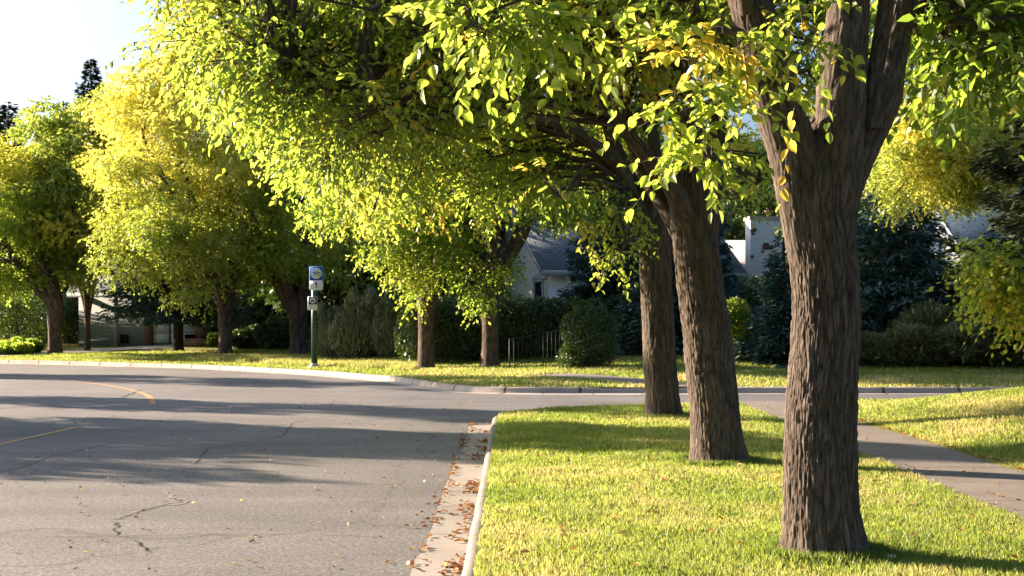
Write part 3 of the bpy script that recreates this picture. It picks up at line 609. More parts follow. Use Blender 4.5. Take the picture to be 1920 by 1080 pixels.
# ------------------------------------------------------------------ generic broadleaf tree
def broadleaf(label, x, y, trunk_w, fork, crown, nclump, crad, nspray, mat, tint, seed, leaf=.15, k=7, name='street_tree', group=None, extra=None, lean=0., nl=4, inner=True, bark='farbark', low=None, spread=.5, only=None):
    r = np.random.default_rng(seed); z0 = ez(x, y) - .05; t = thing(name, label, 'tree', (x, y, z0), group)
    cx, cy, cz, rx, ry, rz = crown; top = A(x + lean, y, z0 + fork)
    v, f, a = tube([(x, y, z0 - .1), (x, y, z0 + .25), (x + lean * .4, y, z0 + fork * .5), tuple(top), (x + lean * 1.1, y, z0 + fork + .5)], [trunk_w * .56, trunk_w * .5, trunk_w * .46, trunk_w * .5, trunk_w * .3], 28, .07, .014, .06, .25, .06, seed)
    mesh('trunk', v, f, MAT[bark], t, a, smooth=True); roots = []
    for i in range(nl):
        an = 2 * math.pi * (i + .3 * r.random()) / nl + seed; dx, dy = math.cos(an), math.sin(an)
        e = A(cx + dx * rx * spread, cy + dy * ry * spread, cz + rz * .25); s = top - A(0, 0, fork * .35)
        m1 = top + A(dx * .2, dy * .2, .35); m2 = top * .6 + e * .4 + A(dx * .35, dy * .35, .1) ; m3 = top * .3 + e * .7
        wds = trunk_w * (.46 if i else .52); v, f, a = tube([s, m1, m2, m3, e], [wds * .7, wds * .78, wds * .6, wds * .42, wds * .2], 14, .12, .008, .06, 0, .05, seed + i)
        mesh('limb', v, f, MAT[bark], t, a, smooth=True); roots += [m2, m3, e, (m3 + e) / 2, (m2 + m3) / 2]
    cl = []
    while len(cl) < nclump:
        u = nrm(r.normal(size=3)); q = (.5 + .5 * r.random() ** .5); p = A(cx, cy, cz) + u * q * A(rx, ry, rz) * (1 + .12 * (r.random() - .5))
        if low is not None and p[2] < low: continue
        s = crad * (.65 + .7 * r.random()); cl.append([*p, s * 1.1, s * 1.1, s * .6, 1])
    if extra is not None: cl += [list(q) for q in extra]
    cl = np.array(cl)
    branches(t, cl, roots, bark, .05, 5, seed, .6)
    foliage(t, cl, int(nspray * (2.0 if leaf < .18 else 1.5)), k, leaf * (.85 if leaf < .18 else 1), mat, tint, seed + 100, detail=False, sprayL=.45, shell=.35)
    return t
RG = 'street trees along the far side of the bend'
Lm, Ym, Dm = MAT['leaf'], MAT['yleaf'], MAT['dleaf']
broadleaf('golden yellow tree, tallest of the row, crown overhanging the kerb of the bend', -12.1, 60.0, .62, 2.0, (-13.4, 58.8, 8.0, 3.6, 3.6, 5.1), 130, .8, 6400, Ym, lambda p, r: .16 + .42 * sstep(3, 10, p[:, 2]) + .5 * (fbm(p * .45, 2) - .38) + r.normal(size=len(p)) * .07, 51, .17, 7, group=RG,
          extra=clump_px([(345, 100, 58, 1.0), (320, 125, 58, 1.3), (280, 140, 58, 1.3), (240, 170, 58, 1.2), (215, 210, 58, 1.2), (205, 300, 58, 1.2), (230, 420, 58, 1.2), (200, 480, 58, .9), (300, 500, 58, 1.1), (350, 540, 58, .9), (400, 520, 58, .9), (370, 570, 58, .6), (330, 555, 58, .6), (260, 505, 58, .9), (210, 510, 58, .7)], .85, 1.2), nl=5, low=4.0)
broadleaf('mid green tree right of the golden one, several steep limbs from a short trunk', -9.1, 60.5, .75, 1.5, (-10.0, 60.8, 7.3, 3.6, 3.4, 4.0), 95, .75, 4800, Lm, tintf(.52, .0, .5, .66, .2), 52, .17, 7, group=RG, nl=5, low=3.7,
          extra=clump_px([(500, 470, 58, 1), (560, 480, 58, .9), (480, 500, 58, .7), (600, 470, 58, 1), (650, 500, 58, .9), (690, 470, 58, 1), (640, 440, 58, 1.2)], .8, 1.))
broadleaf('pale yellow green tree standing behind, between the leftmost tree and the golden one', -20.6, 69, .3, 2.2, (-20.6, 67.5, 8.1, 3.1, 3.4, 4.8), 100, .75, 5200, Ym, tintf(.24, .0, .5, .62, .2), 53, .18, 7, group=RG,
          extra=clump_px([(225, 165, 67, 1), (200, 190, 67, 1), (170, 215, 67, 1), (130, 240, 67, 1), (95, 300, 66, 1), (85, 340, 66, .9), (120, 400, 66, 1), (160, 450, 66, .9), (190, 500, 66, .9)], .85, 1))
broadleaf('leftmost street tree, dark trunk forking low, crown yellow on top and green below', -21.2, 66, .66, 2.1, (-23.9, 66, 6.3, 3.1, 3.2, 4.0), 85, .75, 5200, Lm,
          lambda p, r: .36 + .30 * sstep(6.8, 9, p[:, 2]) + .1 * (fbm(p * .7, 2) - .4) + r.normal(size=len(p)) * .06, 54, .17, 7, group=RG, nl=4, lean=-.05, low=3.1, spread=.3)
broadleaf('small crowned tree left of the railing, leaves hanging beside its straight trunk', -2.85, 47.2, .56, 2.3, (-3.6, 46.3, 6.1, 2.5, 2.5, 3.1), 55, .6, 3000, Lm, tintf(.36, .02, .7, .70, .2), 55, .15, 7, group=RG, nl=4, low=4.7,
          extra=clump_px([(770, 470, 45.5, 1), (735, 490, 45.5, .9), (760, 530, 45.5, .8), (795, 520, 45.5, .6), (775, 560, 45.5, .55), (700, 470, 45.5, .8), (820, 470, 45.5, .9), (815, 540, 45.7, .4), (740, 450, 45, 1)], .62, 1.))
broadleaf('tree nearest the iron railing, leafy shoots around its fork and orange leaves above', -.72, 46.8, .60, 2.6, (-.2, 46.4, 6.4, 3.0, 2.8, 3.3), 60, .65, 4000, Lm,
          lambda p, r: .34 + .30 * np.exp(-((p[:, 0] + .9) ** 2 / .9 + (p[:, 2] - 5.4) ** 2 / .5)) + .2 * (fbm(p * .8, 2) - .4) + r.normal(size=len(p)) * .06, 56, .15, 7, group=RG, nl=5, low=5.1,
          extra=clump_px([(870, 470, 45.6, 1), (850, 500, 45.6, .8), (880, 540, 45.6, .8), (900, 575, 45.6, .5), (935, 520, 45.6, .8), (950, 495, 45.6, .6), (860, 440, 45.5, 1), (920, 560, 45.6, .5), (1020, 390, 46.5, 1), (1070, 390, 46.5, 1), (1110, 400, 47, .8), (1040, 350, 46.5, 1.1)], .6, 1.))

# ------------------------------------------------------------------ trees outside the left edge that shade the street
OG = 'trees on the near side of the bend, just left of the picture'
for q, (x, y, cw, h, nc, ns) in enumerate([(-21.3, 25.3, .85, 6.2, 14, 500), (-21.4, 28.1, 1.0, 6.8, 18, 700), (-21.5, 31.0, 1.9, 9.8, 40, 3000), (-22.3, 38.0, 1.4, 10, 24, 1200), (-27, 52.0, 2.3, 11, 36, 2000)]):
    broadleaf(('nearest', 'second', 'third', 'fourth', 'farthest')[q] + ' of five street trees beyond the left edge of the picture', x, y, .55, 2.2, (x, y, 1.9 + (h - 1.9) / 2, cw, cw, (h - 1.9) / 2), nc, .55, ns, Lm, tintf(.36, 0, .5), 60 + q, .22, 7, group=OG)

# the rows go on behind the camera and to its sides: they close off the low sky as in the street
first = broadleaf('street tree standing left of the camera, on the far pavement', -21.5, 14.5, .55, 2.4, (-21.5, 14.5, 6.6, 3.8, 3.8, 4.2), 40, 1.25, 1900, Lm, tintf(.36, 0, .5), 80, .26, 7, name='roadside_tree', group='trees lining the street around and behind the camera')
for lab, x, y, rz in (('street tree left of and behind the camera, first', -21.5, 4, 1.), ('street tree left of and behind the camera, second', -21.5, -7, 2.), ('street tree on the verge just behind the camera', 2.3, -6, 3.), ('street tree on the verge farther behind the camera', 2.3, -15, 4.),
                      ('garden tree on the right lawn beside the camera', 15, 6, 5.), ('garden tree on the right lawn behind the camera', 13, -6, .6), ('garden tree far right of the camera', 23, 13, 1.6), ('garden tree behind the camera across the lawn', 20, -14, 2.6), ('tree closing the street far behind the camera', -7, -24, 3.6)):
    c = first.copy(); C.objects.link(c); c.location = (x, y, ez(x, y) - .05 if x > -14 else 0); c.rotation_euler = (0, 0, rz); c['label'] = lab
    for ch in list(first.children):
        d = ch.copy(); C.objects.link(d); d.parent = c

# ------------------------------------------------------------------ conifers
def spruce(label, x, y, H, Rb, zlow, mat, seed, dens=1., blade=.2, name='spruce_tree', tw=.22, power=.85, width=.16, group=None):
    r = np.random.default_rng(seed); z0 = ez(x, y) - .05; t = thing(name, label, 'tree', (x, y, z0), group)
    v, f, a = tube([(x, y, z0), (x, y, z0 + H * .5), (x, y, z0 + H)], [tw, tw * .6, .02], 14, .2, .01, .05, .2, .05, seed); mesh('trunk', v, f, MAT['darkbark'], t, a, smooth=True)
    c = []; ax = []; nm = []; bp = []; z = zlow
    while z < H - .05:
        fr = 1 - (z - zlow) / (H - zlow); Lb = Rb * fr ** power
        for b in range(int(8 + 5 * fr)):
            an = r.random() * 2 * math.pi; L = Lb * (.7 + .45 * r.random()) + .12; d = A(math.cos(an), math.sin(an), 0); s = A(-d[1], d[0], 0); zb = z + (r.random() - .5) * .35
            n = max(10, int(dens * 75 * L * (.4 + .6 * L / Rb)))
            tt = r.random(n) ** .65; lat = (r.random(n) - .5) * 2 * (.12 + .42 * L * (1 - tt) ** .7 * np.minimum(1, tt * 3))
            sag = -.32 * L * tt + .22 * L * tt ** 3
            p = A(x, y, z0 + zb) + d * (tt * L)[:, None] + s * lat[:, None] + A(0, 0, 1) * (sag - .25 * np.abs(lat) + r.normal(size=n) * .09)[:, None]
            c.append(p); ax.append(d + s * (np.sign(lat) * .55)[:, None] + r.normal(size=(n, 3)) * .3 + A(0, 0, -.28)); nm.append(A(0, 0, 1) + r.normal(size=(n, 3)) * .5)
            if L > .5: bp.append(tube([A(x, y, z0 + zb), A(x, y, z0 + zb) + d * L * .5 + A(0, 0, -.15 * L), A(x, y, z0 + zb) + d * L * .92 + A(0, 0, -.12 * L)], [.03, .018, .005], 4, .3))
        z += .26 + .05 * r.random()
    c = np.vstack(c); ax = np.vstack(ax); nm = np.vstack(nm); L = blade * (.6 + .8 * r.random(len(c)))
    V, F, m = kites(c, ax, nm, L, width / blade * .5)
    ti = np.clip(.5 + .7 * (fbm(c * 1.2, 2) - .4) + r.normal(size=len(c)) * .16, 0, 1)
    mesh('needles', V, F, MAT[mat], t, {'tint': np.repeat(ti, m)}); v, f, a = join(bp); mesh('branches', v, f, MAT['darkbark'], t, a)
    return t
spruce('big dense blue spruce behind the juniper bed, just right of the nearest trunk', 12.6, 46.5, 7.6, 2.7, .15, 'needle', 71, 1.5, .20)
spruce('small dark spruce left of the nearest trunk, in front of the chimney house', 8.4, 44, 4.0, 1.3, .2, 'needle', 72, 1.6, .17)
spruce('narrow dark spruce added straight behind the third verge trunk to shade the right lawn', 5.0, 48.8, 7.2, 1.6, .4, 'needle', 70, 1.5, .19)  # spruce added to throw shade on the far lawn at the right
spruce('tall blue spruce hidden mostly behind the second verge trunk', 6.35, 51.5, 9, 1.75, 2.0, 'needle', 73, 1.3, .2)
spruce('dark blue spruce beside the grey roofed house, behind the clipped hedge', 3.7, 55.5, 7.5, 2.4, .6, 'needle', 74, 1.4, .2)
spruce('spruce in front of the garage doors with a bare lower trunk', -15.6, 66.5, 10, 3.3, 2.1, 'needle', 75, 1.2, .22, tw=.26)
spruce('dark overhanging spruce at the right edge, boughs above the raised lawn', 11.2, 25.5, 11, 2.95, 2.4, 'gneedle', 76, 2.6, .17, tw=.25, width=.12)
spruce('pointed spruce top rising above the pale yellow green tree', -28.4, 96, 18.6, 3.2, 6, 'gneedle', 77, .6, .35, width=.3)
spruce('second spruce tip, lower, at the left edge of the sky', -34.0, 96, 15.8, 3.4, 6, 'gneedle', 78, .6, .35, width=.3)
spruce('thin sparse spruce tip between the two darker ones', -30.6, 97, 15.9, 2.6, 6, 'gneedle', 79, .22, .3, width=.25)

# background trees
BG = 'dark garden trees filling the view behind the houses'
for q, (px, Y, cw, h, base, low, lab) in enumerate([
    (30, 82, 4.5, 9, .0, .6, 'dark tree behind the leftmost street tree'), (170, 84, 4.5, 9.5, .2, .8, 'dark tree behind the pale yellow green tree, over the garage house'),
    (330, 88, 5, 10, .0, 3.4, 'dark tree rising behind the golden tree'), (470, 80, 4.5, 10, .0, 2.4, 'dark tree in the gap right of the golden tree'), (560, 74, 4.2, 9, .1, 1.0, 'dark tree behind the bicycle sign'),
    (650, 70, 4, 10, .0, 1.0, 'dark tree behind the tall juniper bushes'), (750, 72, 4.2, 10, .1, 1.0, 'dark tree behind the small crowned street tree'), (850, 66, 3.2, 9.5, .0, 1.0, 'dark tree left of the grey roofed house'),
    (960, 82, 4.5, 13, .1, 3, 'dark tree behind the ridge of the grey roofed house'), (1080, 80, 4.5, 14, .1, 3, 'dark tree over the right end of the grey roof'), (1200, 82, 4.5, 14, .2, 1, 'dark tree between the grey roof and the chimney house'),
    (1330, 90, 4.8, 14, .1, 1, 'green tree behind the white chimney'), (1450, 92, 4.8, 14, .2, 1, 'dark tree right of the white chimney, behind the nearest trunk'), (1580, 86, 4.8, 14.5, .0, 1, 'dark tree directly behind the nearest trunk'),
    (1700, 82, 4.8, 13, .1, 1, 'dark tree above the big blue spruce'), (1830, 86, 5, 15, .1, 1, 'dark tree behind the blue roof'), (1960, 80, 5, 15, .0, 1, 'dark tree beyond the right end of the blue roof'),
    (1625, 60, 1.9, 9, .0, .8, 'dark tree added behind the nearest trunk to shade the gable of the blue roofed house'), (1760, 118, 7, 19, .0, .5, 'large far tree behind the blue roofed house'), (1980, 116, 7, 19, .0, .5, 'large far tree beyond the right edge of the blue roof'), (1560, 120, 7, 19, .0, .5, 'large far tree straight behind the nearest trunk'), (1370, 122, 7, 19, .1, .5, 'large far tree behind the chimney house')]):  # narrow tree behind the nearest trunk is added to shade the white gable
    x = (px - 960) / FPX * Y
    broadleaf(lab, x, Y, .5, 2, (x, Y, low + (h - low) / 2, cw, cw * .8, (h - low) / 2), 50, 1.35, 3400, Dm, tintf(.42 + base, 0, .4), 200 + q, .26, 6, name='garden_tree', group=BG)

broadleaf('bright yellow leafed tree beside the blue roofed house, crown lit by the sun', 15.3, 40.5, .17, 3.6, (12.4, 39.5, 6.6, 2.4, 1.8, 1.6), 66, .5, 4200, Ym, tintf(.30, 0, 1., .64, .2), 57, .12, 8, name='garden_tree', low=4.9, nl=4,
          extra=clump_px([(1670, 340, 38, 1), (1690, 375, 38, .8), (1665, 380, 38, .5), (1700, 300, 38, 1), (1740, 330, 38, 1), (1780, 300, 38, 1.2), (1720, 250, 38, 1.2), (1770, 220, 39, 1.2), (1830, 230, 39, 1.2), (1850, 290, 39, 1.), (1690, 270, 38, .9), (1880, 250, 39, 1.2)], .5, 1.3))
broadleaf('low branched green tree at the right edge, leafy branch hanging over the raised lawn', 9.4, 20.5, .16, 1.6, (9.2, 20.3, 3.1, 1.4, 1.3, .7), 12, .3, 420, Lm, tintf(.42, .0, 1.2, .7, .2), 58, .12, 8, name='garden_tree', nl=3, bark='bark',
          extra=clump_px([(1840, 500, 20, .8), (1870, 520, 20, 1), (1900, 500, 20, 1.), (1850, 550, 20, .8), (1890, 560, 20, 1), (1920, 540, 20, 1.1), (1905, 590, 20, .6), (1880, 480, 20, .8), (1950, 560, 20, 1.2), (1830, 480, 20.2, .5)], .3, 1.6))

# ------------------------------------------------------------------ shrubs
def shrub(label, x, y, blobs, n, mat, seed, mode='leaf', size=.09, tint=None, name='shrub', core=True, group=None, cat='shrub'):
    """blobs: (dx, dy, z, rx, ry, rz) above ground"""
    r = np.random.default_rng(seed); z0 = ez(x, y) - .03; t = thing(name, label, cat, (x, y, z0), group)
    b = np.array([[x + a, y + b_, z0 + c_, d, e, f_, 1] for a, b_, c_, d, e, f_ in blobs], float); st = []
    for q in b:
        for _ in range(3):
            e = q[:3] + r.normal(size=3) * q[3:6] * .35; st.append(tube([A(x + (q[0] - x) * .5, y + (q[1] - y) * .5, z0 - .05), (A(x, y, z0 + .1) + e) / 2 + A((q[0] - x) * .2, (q[1] - y) * .2, 0), e], [.025, .016, .005], 5, .12))
    v, f, a = join(st); mesh('stems', v, f, MAT['darkbark'], t, a)
    p, u, idx = sample_clumps(b, n, r, .55)
    k = p[:, 2] > z0 + .01; p, u = p[k], u[k]; n = len(p)
    if mode == 'leaf': ax = u * .6 + r.normal(size=(n, 3)) * .5 + A(0, 0, -.1); nm = u * .7 + r.normal(size=(n, 3)) * .5 + A(0, 0, .4); wr = .6
    elif mode == 'up': ax = u * .35 + r.normal(size=(n, 3)) * .22 + A(0, 0, 1.1); nm = u + r.normal(size=(n, 3)) * .4; wr = .22
    else: ax = u * .8 * A(1, 1, .5) + r.normal(size=(n, 3)) * .28 + A(0, 0, .42); nm = A(0, 0, 1) + u * .5 + r.normal(size=(n, 3)) * .4; wr = .26
    V, F, m = kites(p, ax, nm, size * (.6 + .8 * r.random(n)), wr)
    ti = (tint(p, r) if tint else .5 + .8 * (fbm(p * 2.2, 2) - .4) + r.normal(size=n) * .15)
    mesh('leaves', V, F, mat, t, {'tint': np.repeat(np.clip(ti, 0, 1), m)}); return t
shrub('rounded dense green bush on the lawn in front of the railing', 2.35, 43.8, [(0, 0, .95, .78, .7, .85), (-.35, 0, .5, .5, .5, .5), (.35, 0, .55, .5, .5, .5), (0, .1, 1.35, .6, .5, .4), (-.2, 0, 1.5, .4, .4, .35), (.3, 0, 1.45, .4, .4, .35), (-.5, 0, 1.25, .35, .3, .5), (.55, 0, 1.2, .32, .3, .55), (.05, 0, 1.7, .25, .25, .3), (-.35, -.1, 1.65, .15, .15, .35), (.4, 0, 1.68, .14, .14, .3), (-.7, -.3, .3, .3, .3, .35)], 17000, MAT['dleaf'], 81, size=.075, tint=lambda p, r: .6 + .9 * (fbm(p * 3, 2) - .4) + .3 * (r.random(len(p)) < .12) - .15)
hb = []
for i in range(22):
    s = i / 21; hb.append((-4.3 + 8.6 * s, -1.5 + 3.6 * s, .95 + .1 * math.sin(i * 1.7), .75, .6, 1.1 + .12 * math.sin(i * 2.3)))
    hb.append((-4.3 + 8.6 * s, -1.1 + 3.6 * s, 1.75 + .12 * math.sin(i * 2.9), .5, .5, .5))
shrub('long tall clipped dark hedge between the railing and the grey roofed house', .9, 51.5, hb, 52000, MAT['dleaf'], 82, size=.11, name='hedge', cat='hedge', tint=lambda p, r: .40 + 1.0 * (fbm(p * 1.5, 2) - .4) + r.normal(size=len(p)) * .14)
hb = [(-1 + 5.5 * s, .6 * s, 1.0, .8, .7, 1.25) for s in np.linspace(0, 1, 10)] + [(-1 + 5.5 * s, .6 * s, 2.0, .6, .5, .6) for s in np.linspace(0, 1, 10)]
shrub('dark loose hedge behind the verge trunks, right of the clipped one', 5.6, 53.5, hb, 22000, MAT['dleaf'], 83, size=.12, name='hedge', cat='hedge', tint=lambda p, r: .35 + .9 * (fbm(p * 1.3, 2) - .4) + r.normal(size=len(p)) * .14)
JG = 'tall feathery juniper bushes behind the bicycle sign'
for q, (px, Y, h, rw, lab) in enumerate([(628, 55, 1.7, .75, 'narrow olive juniper bush just right of the sign post'), (672, 54, 2.2, 1.15, 'largest olive juniper bush with several spiky tops'), (745, 53.5, 2.1, 1.1, 'olive juniper bush right of the largest one, behind the small crowned tree'), (715, 56, 2.3, 1.0, 'darker juniper bush standing behind the other two')]):
    x = (px - 960) / FPX * Y; rr = np.random.default_rng(90 + q)
    bl = [(0, 0, h * .42, rw, rw * .8, h * .45)] + [(rr.uniform(-.7, .7) * rw, rr.uniform(-.5, .5) * rw, h * rr.uniform(.5, .98), rw * .17, rw * .17, h * rr.uniform(.2, .34)) for _ in range(16)]
    shrub(lab, x, Y, bl, 14000, MAT['juniper'], 91 + q, 'up', .22, name='juniper_bush', group=JG, tint=lambda p, r: .5 + .9 * (fbm(p * 1.6, 2) - .4) + r.normal(size=len(p)) * .18)
SG = 'spreading junipers in the bed right of the big spruce'
for q, (px, Y, h, rw, lab) in enumerate([(1700, 43.5, 1.1, 1.5, 'low spreading juniper at the left end of the bed'), (1790, 44.5, 1.9, 1.7, 'tallest spreading juniper with a rusty tinge in the middle of the bed'), (1880, 43.5, 1.5, 1.7, 'spreading juniper near the right edge of the bed'), (1985, 44, 1.8, 2.0, 'spreading juniper cut by the right edge of the picture'), (1830, 46, 2.5, 1.5, 'upright juniper behind the spreading ones, below the white gable')]):
    x = (px - 960) / FPX * Y; rr = np.random.default_rng(110 + q)
    bl = [(0, 0, h * .4, rw, rw * .8, h * .45)] + [(rr.uniform(-.9, .9) * rw, rr.uniform(-.7, .7) * rw, h * rr.uniform(.3, .8), rw * .45, rw * .45, h * .3) for _ in range(8)]
    shrub(lab, x, Y, bl, 17000, MAT['juniper' if q != 1 else 'juniper'], 111 + q, 'spread', .24, name='juniper_bush', group=SG, tint=lambda p, r: .5 + .8 * (fbm(p * 1.3, 2) - .4) + r.normal(size=len(p)) * .15)
shrub('sunlit yellow green shrub between the second verge trunk and the small spruce', 6.95, 44.8, [(0, 0, .8, .6, .6, .8), (.1, 0, 1.5, .45, .45, .5), (-.15, 0, 1.2, .5, .4, .5)], 7000, Lm, 120, size=.10, tint=tintf(.42, 0, 1.5))
for q, (px, Y, h, rw, m_, ti, lab) in enumerate([(25, 72, 3.4, 2.2, 'dleaf', .6, 'tall green shrub at the left edge beyond the lawn'), (75, 75, 3.0, 1.8, 'dleaf', .5, 'dark shrub between the left edge and the leftmost trunk'), (20, 66, .6, .9, 'leaf', .35, 'low yellowish ground shrub at the left edge'), (48, 67.5, .7, .7, 'leaf', .1, 'low green plant clump beside the yellowish shrub'), (215, 80, 3.8, 1.6, 'dleaf', .2, 'very dark shrub left of the grey garage wall'), (150, 77, 3.2, 2.0, 'dleaf', .15, 'very dark shrub right of the leftmost trunk'),
                                                    (470, 68.5, 1.0, 1.2, 'dleaf', .4, 'low dark shrub under the white framed window'), (520, 66, 1.6, 1.1, 'dleaf', .3, 'dark shrub between the golden and the mid green trunks'), (610, 62, 2.4, 1.5, 'dleaf', .35, 'dark shrub filling the gap behind the sign post'), (402, 70.2, .6, .35, 'leaf', .3, 'small pale leafed shrub by the retaining wall'), (840, 58, 2.6, 1.6, 'dleaf', .3, 'dark shrub at the left end of the clipped hedge')]):
    x = (px - 960) / FPX * Y; rr = np.random.default_rng(130 + q)
    bl = [(0, 0, h * .42, rw, rw * .8, h * .45)] + [(rr.uniform(-.8, .8) * rw, rr.uniform(-.6, .6) * rw, h * rr.uniform(.3, .85), rw * .4, rw * .4, h * .25) for _ in range(7)]
    shrub(lab, x, Y, bl, 7000, MAT[m_], 131 + q, size=.14, tint=lambda p, r, ti=ti: ti + .8 * (fbm(p * 1.3, 2) - .4) + r.normal(size=len(p)) * .1)

# ------------------------------------------------------------------ houses
def quad_uv(name, quads, mat, parent, thick=None):
    """quads: list of 4 points; uvw attribute measured along the first edge / up the second"""
    V = []; F = []; U = []
    for q in quads:
        q = [np.asarray(p, float) for p in q]; e = nrm(q[1] - q[0]); nn = nrm(np.cross(q[1] - q[0], q[-1] - q[0])); g2 = np.cross(nn, e); n = len(V)
        for p in q: V.append(p); U.append((float((p - q[0]) @ e), float((p - q[0]) @ g2), 0))
        F.append(list(range(n, n + len(q))))
        if thick:
            n = len(V)
            for p in q: V.append(p - nn * thick); U.append((0, 0, 0))
            k = len(q); F.append(list(range(n, n + k))[::-1])
            for i in range(k): j = (i + 1) % k; F.append([n - k + j, n - k + i, n + i, n + j])
    fs = {}
    for f in F: fs.setdefault(len(f), []).append(f)
    return mesh(name, V, [np.array(v) for v in fs.values()], mat, parent, {'uvw': np.array(U)})
def house(label, corner, ang, length, depth, wallh, roofh, base, wallmat, roofmat, sidemat=None, ov=.45, name='house'):
    """corner: nearest corner on the ground; ridge runs along ang from there; the gable end goes back to the left"""
    ca, sa = math.cos(ang), math.sin(ang); X = A(ca, sa, 0); Yv = A(-sa, ca, 0); O = A(corner[0], corner[1], base)
    L = lambda x, y, z: O + X * x + Yv * y + A(0, 0, z)
    t = thing(name, label, 'house', O)
    h = wallh; quad_uv('front_wall', [[L(0, 0, -.5), L(length, 0, -.5), L(length, 0, h), L(0, 0, h)]], MAT[sidemat or wallmat], t, .15)
    g = depth / 2
    quad_uv('gable_wall', [[L(0, depth, -.5), L(0, 0.003, -.5), L(0, 0.003, h), L(0, g, h + roofh), L(0, depth, h)]], MAT[wallmat], t, .15)
    quad_uv('end_wall', [[L(length, 0.003, -.5), L(length, depth, -.5), L(length, depth, h), L(length, g, h + roofh), L(length, 0.003, h)]], MAT[wallmat], t, .15)
    quad_uv('back_wall', [[L(length, depth, -.5), L(0, depth, -.5), L(0, depth, h), L(length, depth, h)]], MAT[wallmat], t, .15)
    sl = roofh / g; top = h + roofh + .12
    quad_uv('roof', [[L(-ov, -ov, h - ov * sl + .12), L(length + ov, -ov, h - ov * sl + .12), L(length + ov, g, top), L(-ov, g, top)], [L(length + ov, depth + ov, h - ov * sl + .12), L(-ov, depth + ov, h - ov * sl + .12), L(-ov, g, top), L(length + ov, g, top)]], MAT[roofmat], t, .10)
    f = MB(); f.prism([L(-ov, -ov - .02, h - ov * sl - .12), L(length + ov, -ov - .02, h - ov * sl - .12), L(length + ov, -ov - .02, h - ov * sl + .10), L(-ov, -ov - .02, h - ov * sl + .10)], -Yv * .03)
    f.prism([L(-ov - .02, -ov, h - ov * sl - .10), L(-ov - .02, -ov, h - ov * sl + .09), L(-ov - .02, g, top - .03), L(-ov - .02, g, top - .22)], -X * .03)
    f.build('fascia', MAT['trim'], t)
    return t, L, X, Yv
def window(t, o, ex, w_, h_, mat='white', fr=.09, nn=None, mull=0):
    """o: lower-left point on the wall, ex: unit along, nn: outward"""
    up = A(0, 0, 1); f = MB(); P = lambda a, b, c=0: o + ex * a + up * b + nn * c
    for (a0, b0, a1, b1) in ((-fr, -fr, w_ + fr, 0), (-fr, h_, w_ + fr, h_ + fr), (-fr, 0, 0, h_), (w_, 0, w_ + fr, h_)) + (((w_ / 2 - .03, 0, w_ / 2 + .03, h_),) if mull else ()):
        f.prism([P(a0, b0, .005), P(a1, b0, .005), P(a1, b1, .005), P(a0, b1, .005)], nn * .06)
    fo = f.build('window', MAT[mat], t); pn = MB(); pn.poly([P(0, 0, .02), P(w_, 0, .02), P(w_, h_, .02), P(0, h_, .02)]); pn.build('pane', MAT['glass'], fo)
# grey roofed house
c = at(1027, 640, 60); zb = ez(c[0], 60)
t, L, X, Yv = house('cream house with grey shingle roof and a dark tall window behind the hedge', (c[0], 60), R(22), 9.0, 7.0, 4.05 - zb, 2.7, zb, 'stucco', 'shingle', 'white')
window(t, L(0, 1.35, 1.25), -Yv, .85, 1.5, 'trim', .1, -X)
ar = MB(); ar.prism([L(0, 1.25 - .75 * math.cos(a_) * 1. - .42, 2.86 + .25 * math.sin(a_)) for a_ in np.linspace(0, math.pi, 9)], -X * .05); ar.build('window_arch', MAT['trim'], t)
# white chimney house
c = at(1225, 640, 66); zb = ez(c[0], 66)
t, L, X, Yv = house('low white house with pale roof and white brick chimney, left of the nearest trunk', (c[0], 66), R(4), 15, 8.0, 3.6 - zb + .2, 1.75, zb, 'white', 'paleshingle')
q = at(1407, 500, 64.9); dz = A(0, 0, 1); w1 = 1.15; zt = EYE + (603 - 412) / FPX * 64.9
cq = lambda x, y, z: A(q[0], 64.9, z) + X * x + Yv * y
def ringq(x0, y0, x1, y1, z0, z1): return [[cq(x0, y0, z0), cq(x1, y0, z0), cq(x1, y0, z1), cq(x0, y0, z1)], [cq(x1, y0, z0), cq(x1, y1, z0), cq(x1, y1, z1), cq(x1, y0, z1)], [cq(x1, y1, z0), cq(x0, y1, z0), cq(x0, y1, z1), cq(x1, y1, z1)], [cq(x0, y1, z0), cq(x0, y0, z0), cq(x0, y0, z1), cq(x0, y1, z1)], [cq(x0, y0, z1), cq(x1, y0, z1), cq(x1, y1, z1), cq(x0, y1, z1)]]
ch = quad_uv('chimney', ringq(0, 0, 1.5, 1.0, zb, zt), MAT['wbrick'], t)
quad_uv('chimney_cap', ringq(-.06, -.06, 1.56, 1.06, zt, zt + .16), MAT['stone'], ch)
m = MB()
for (x0, z0, w_, h_) in ((0.02, zt - .55, .26, .18), (.06, zt - .68, .14, .10), (.55, zt - 1.35, .5, .2), (.6, zt - 1.15, .25, .1), (.50, zt - 1.5, .12, .1), (-.0, zt - 1.75, .14, .14)):
    m.prism([cq(x0, -.001, z0), cq(x0 + w_, -.001, z0), cq(x0 + w_, -.001, z0 + h_), cq(x0, -.001, z0 + h_)], -Yv * .03)
m.build('clinker_bricks', MAT['clinker'], ch)
m = MB(); m.box((.95, .5, zt + .36), (.5, .4, .3), 0, (0, 0, 0)); m = MB()
for xx in (1.0, 1.45): m.tube(cq(xx, .5, zt + .1), cq(xx, .5, zt + .42), .11, 10)
m.prism([cq(.8, .3, zt + .42), cq(1.7, .3, zt + .42), cq(1.7, .7, zt + .42), cq(.8, .7, zt + .42)], A(0, 0, .05)); m.build('chimney_pot', MAT['clinker'], ch)
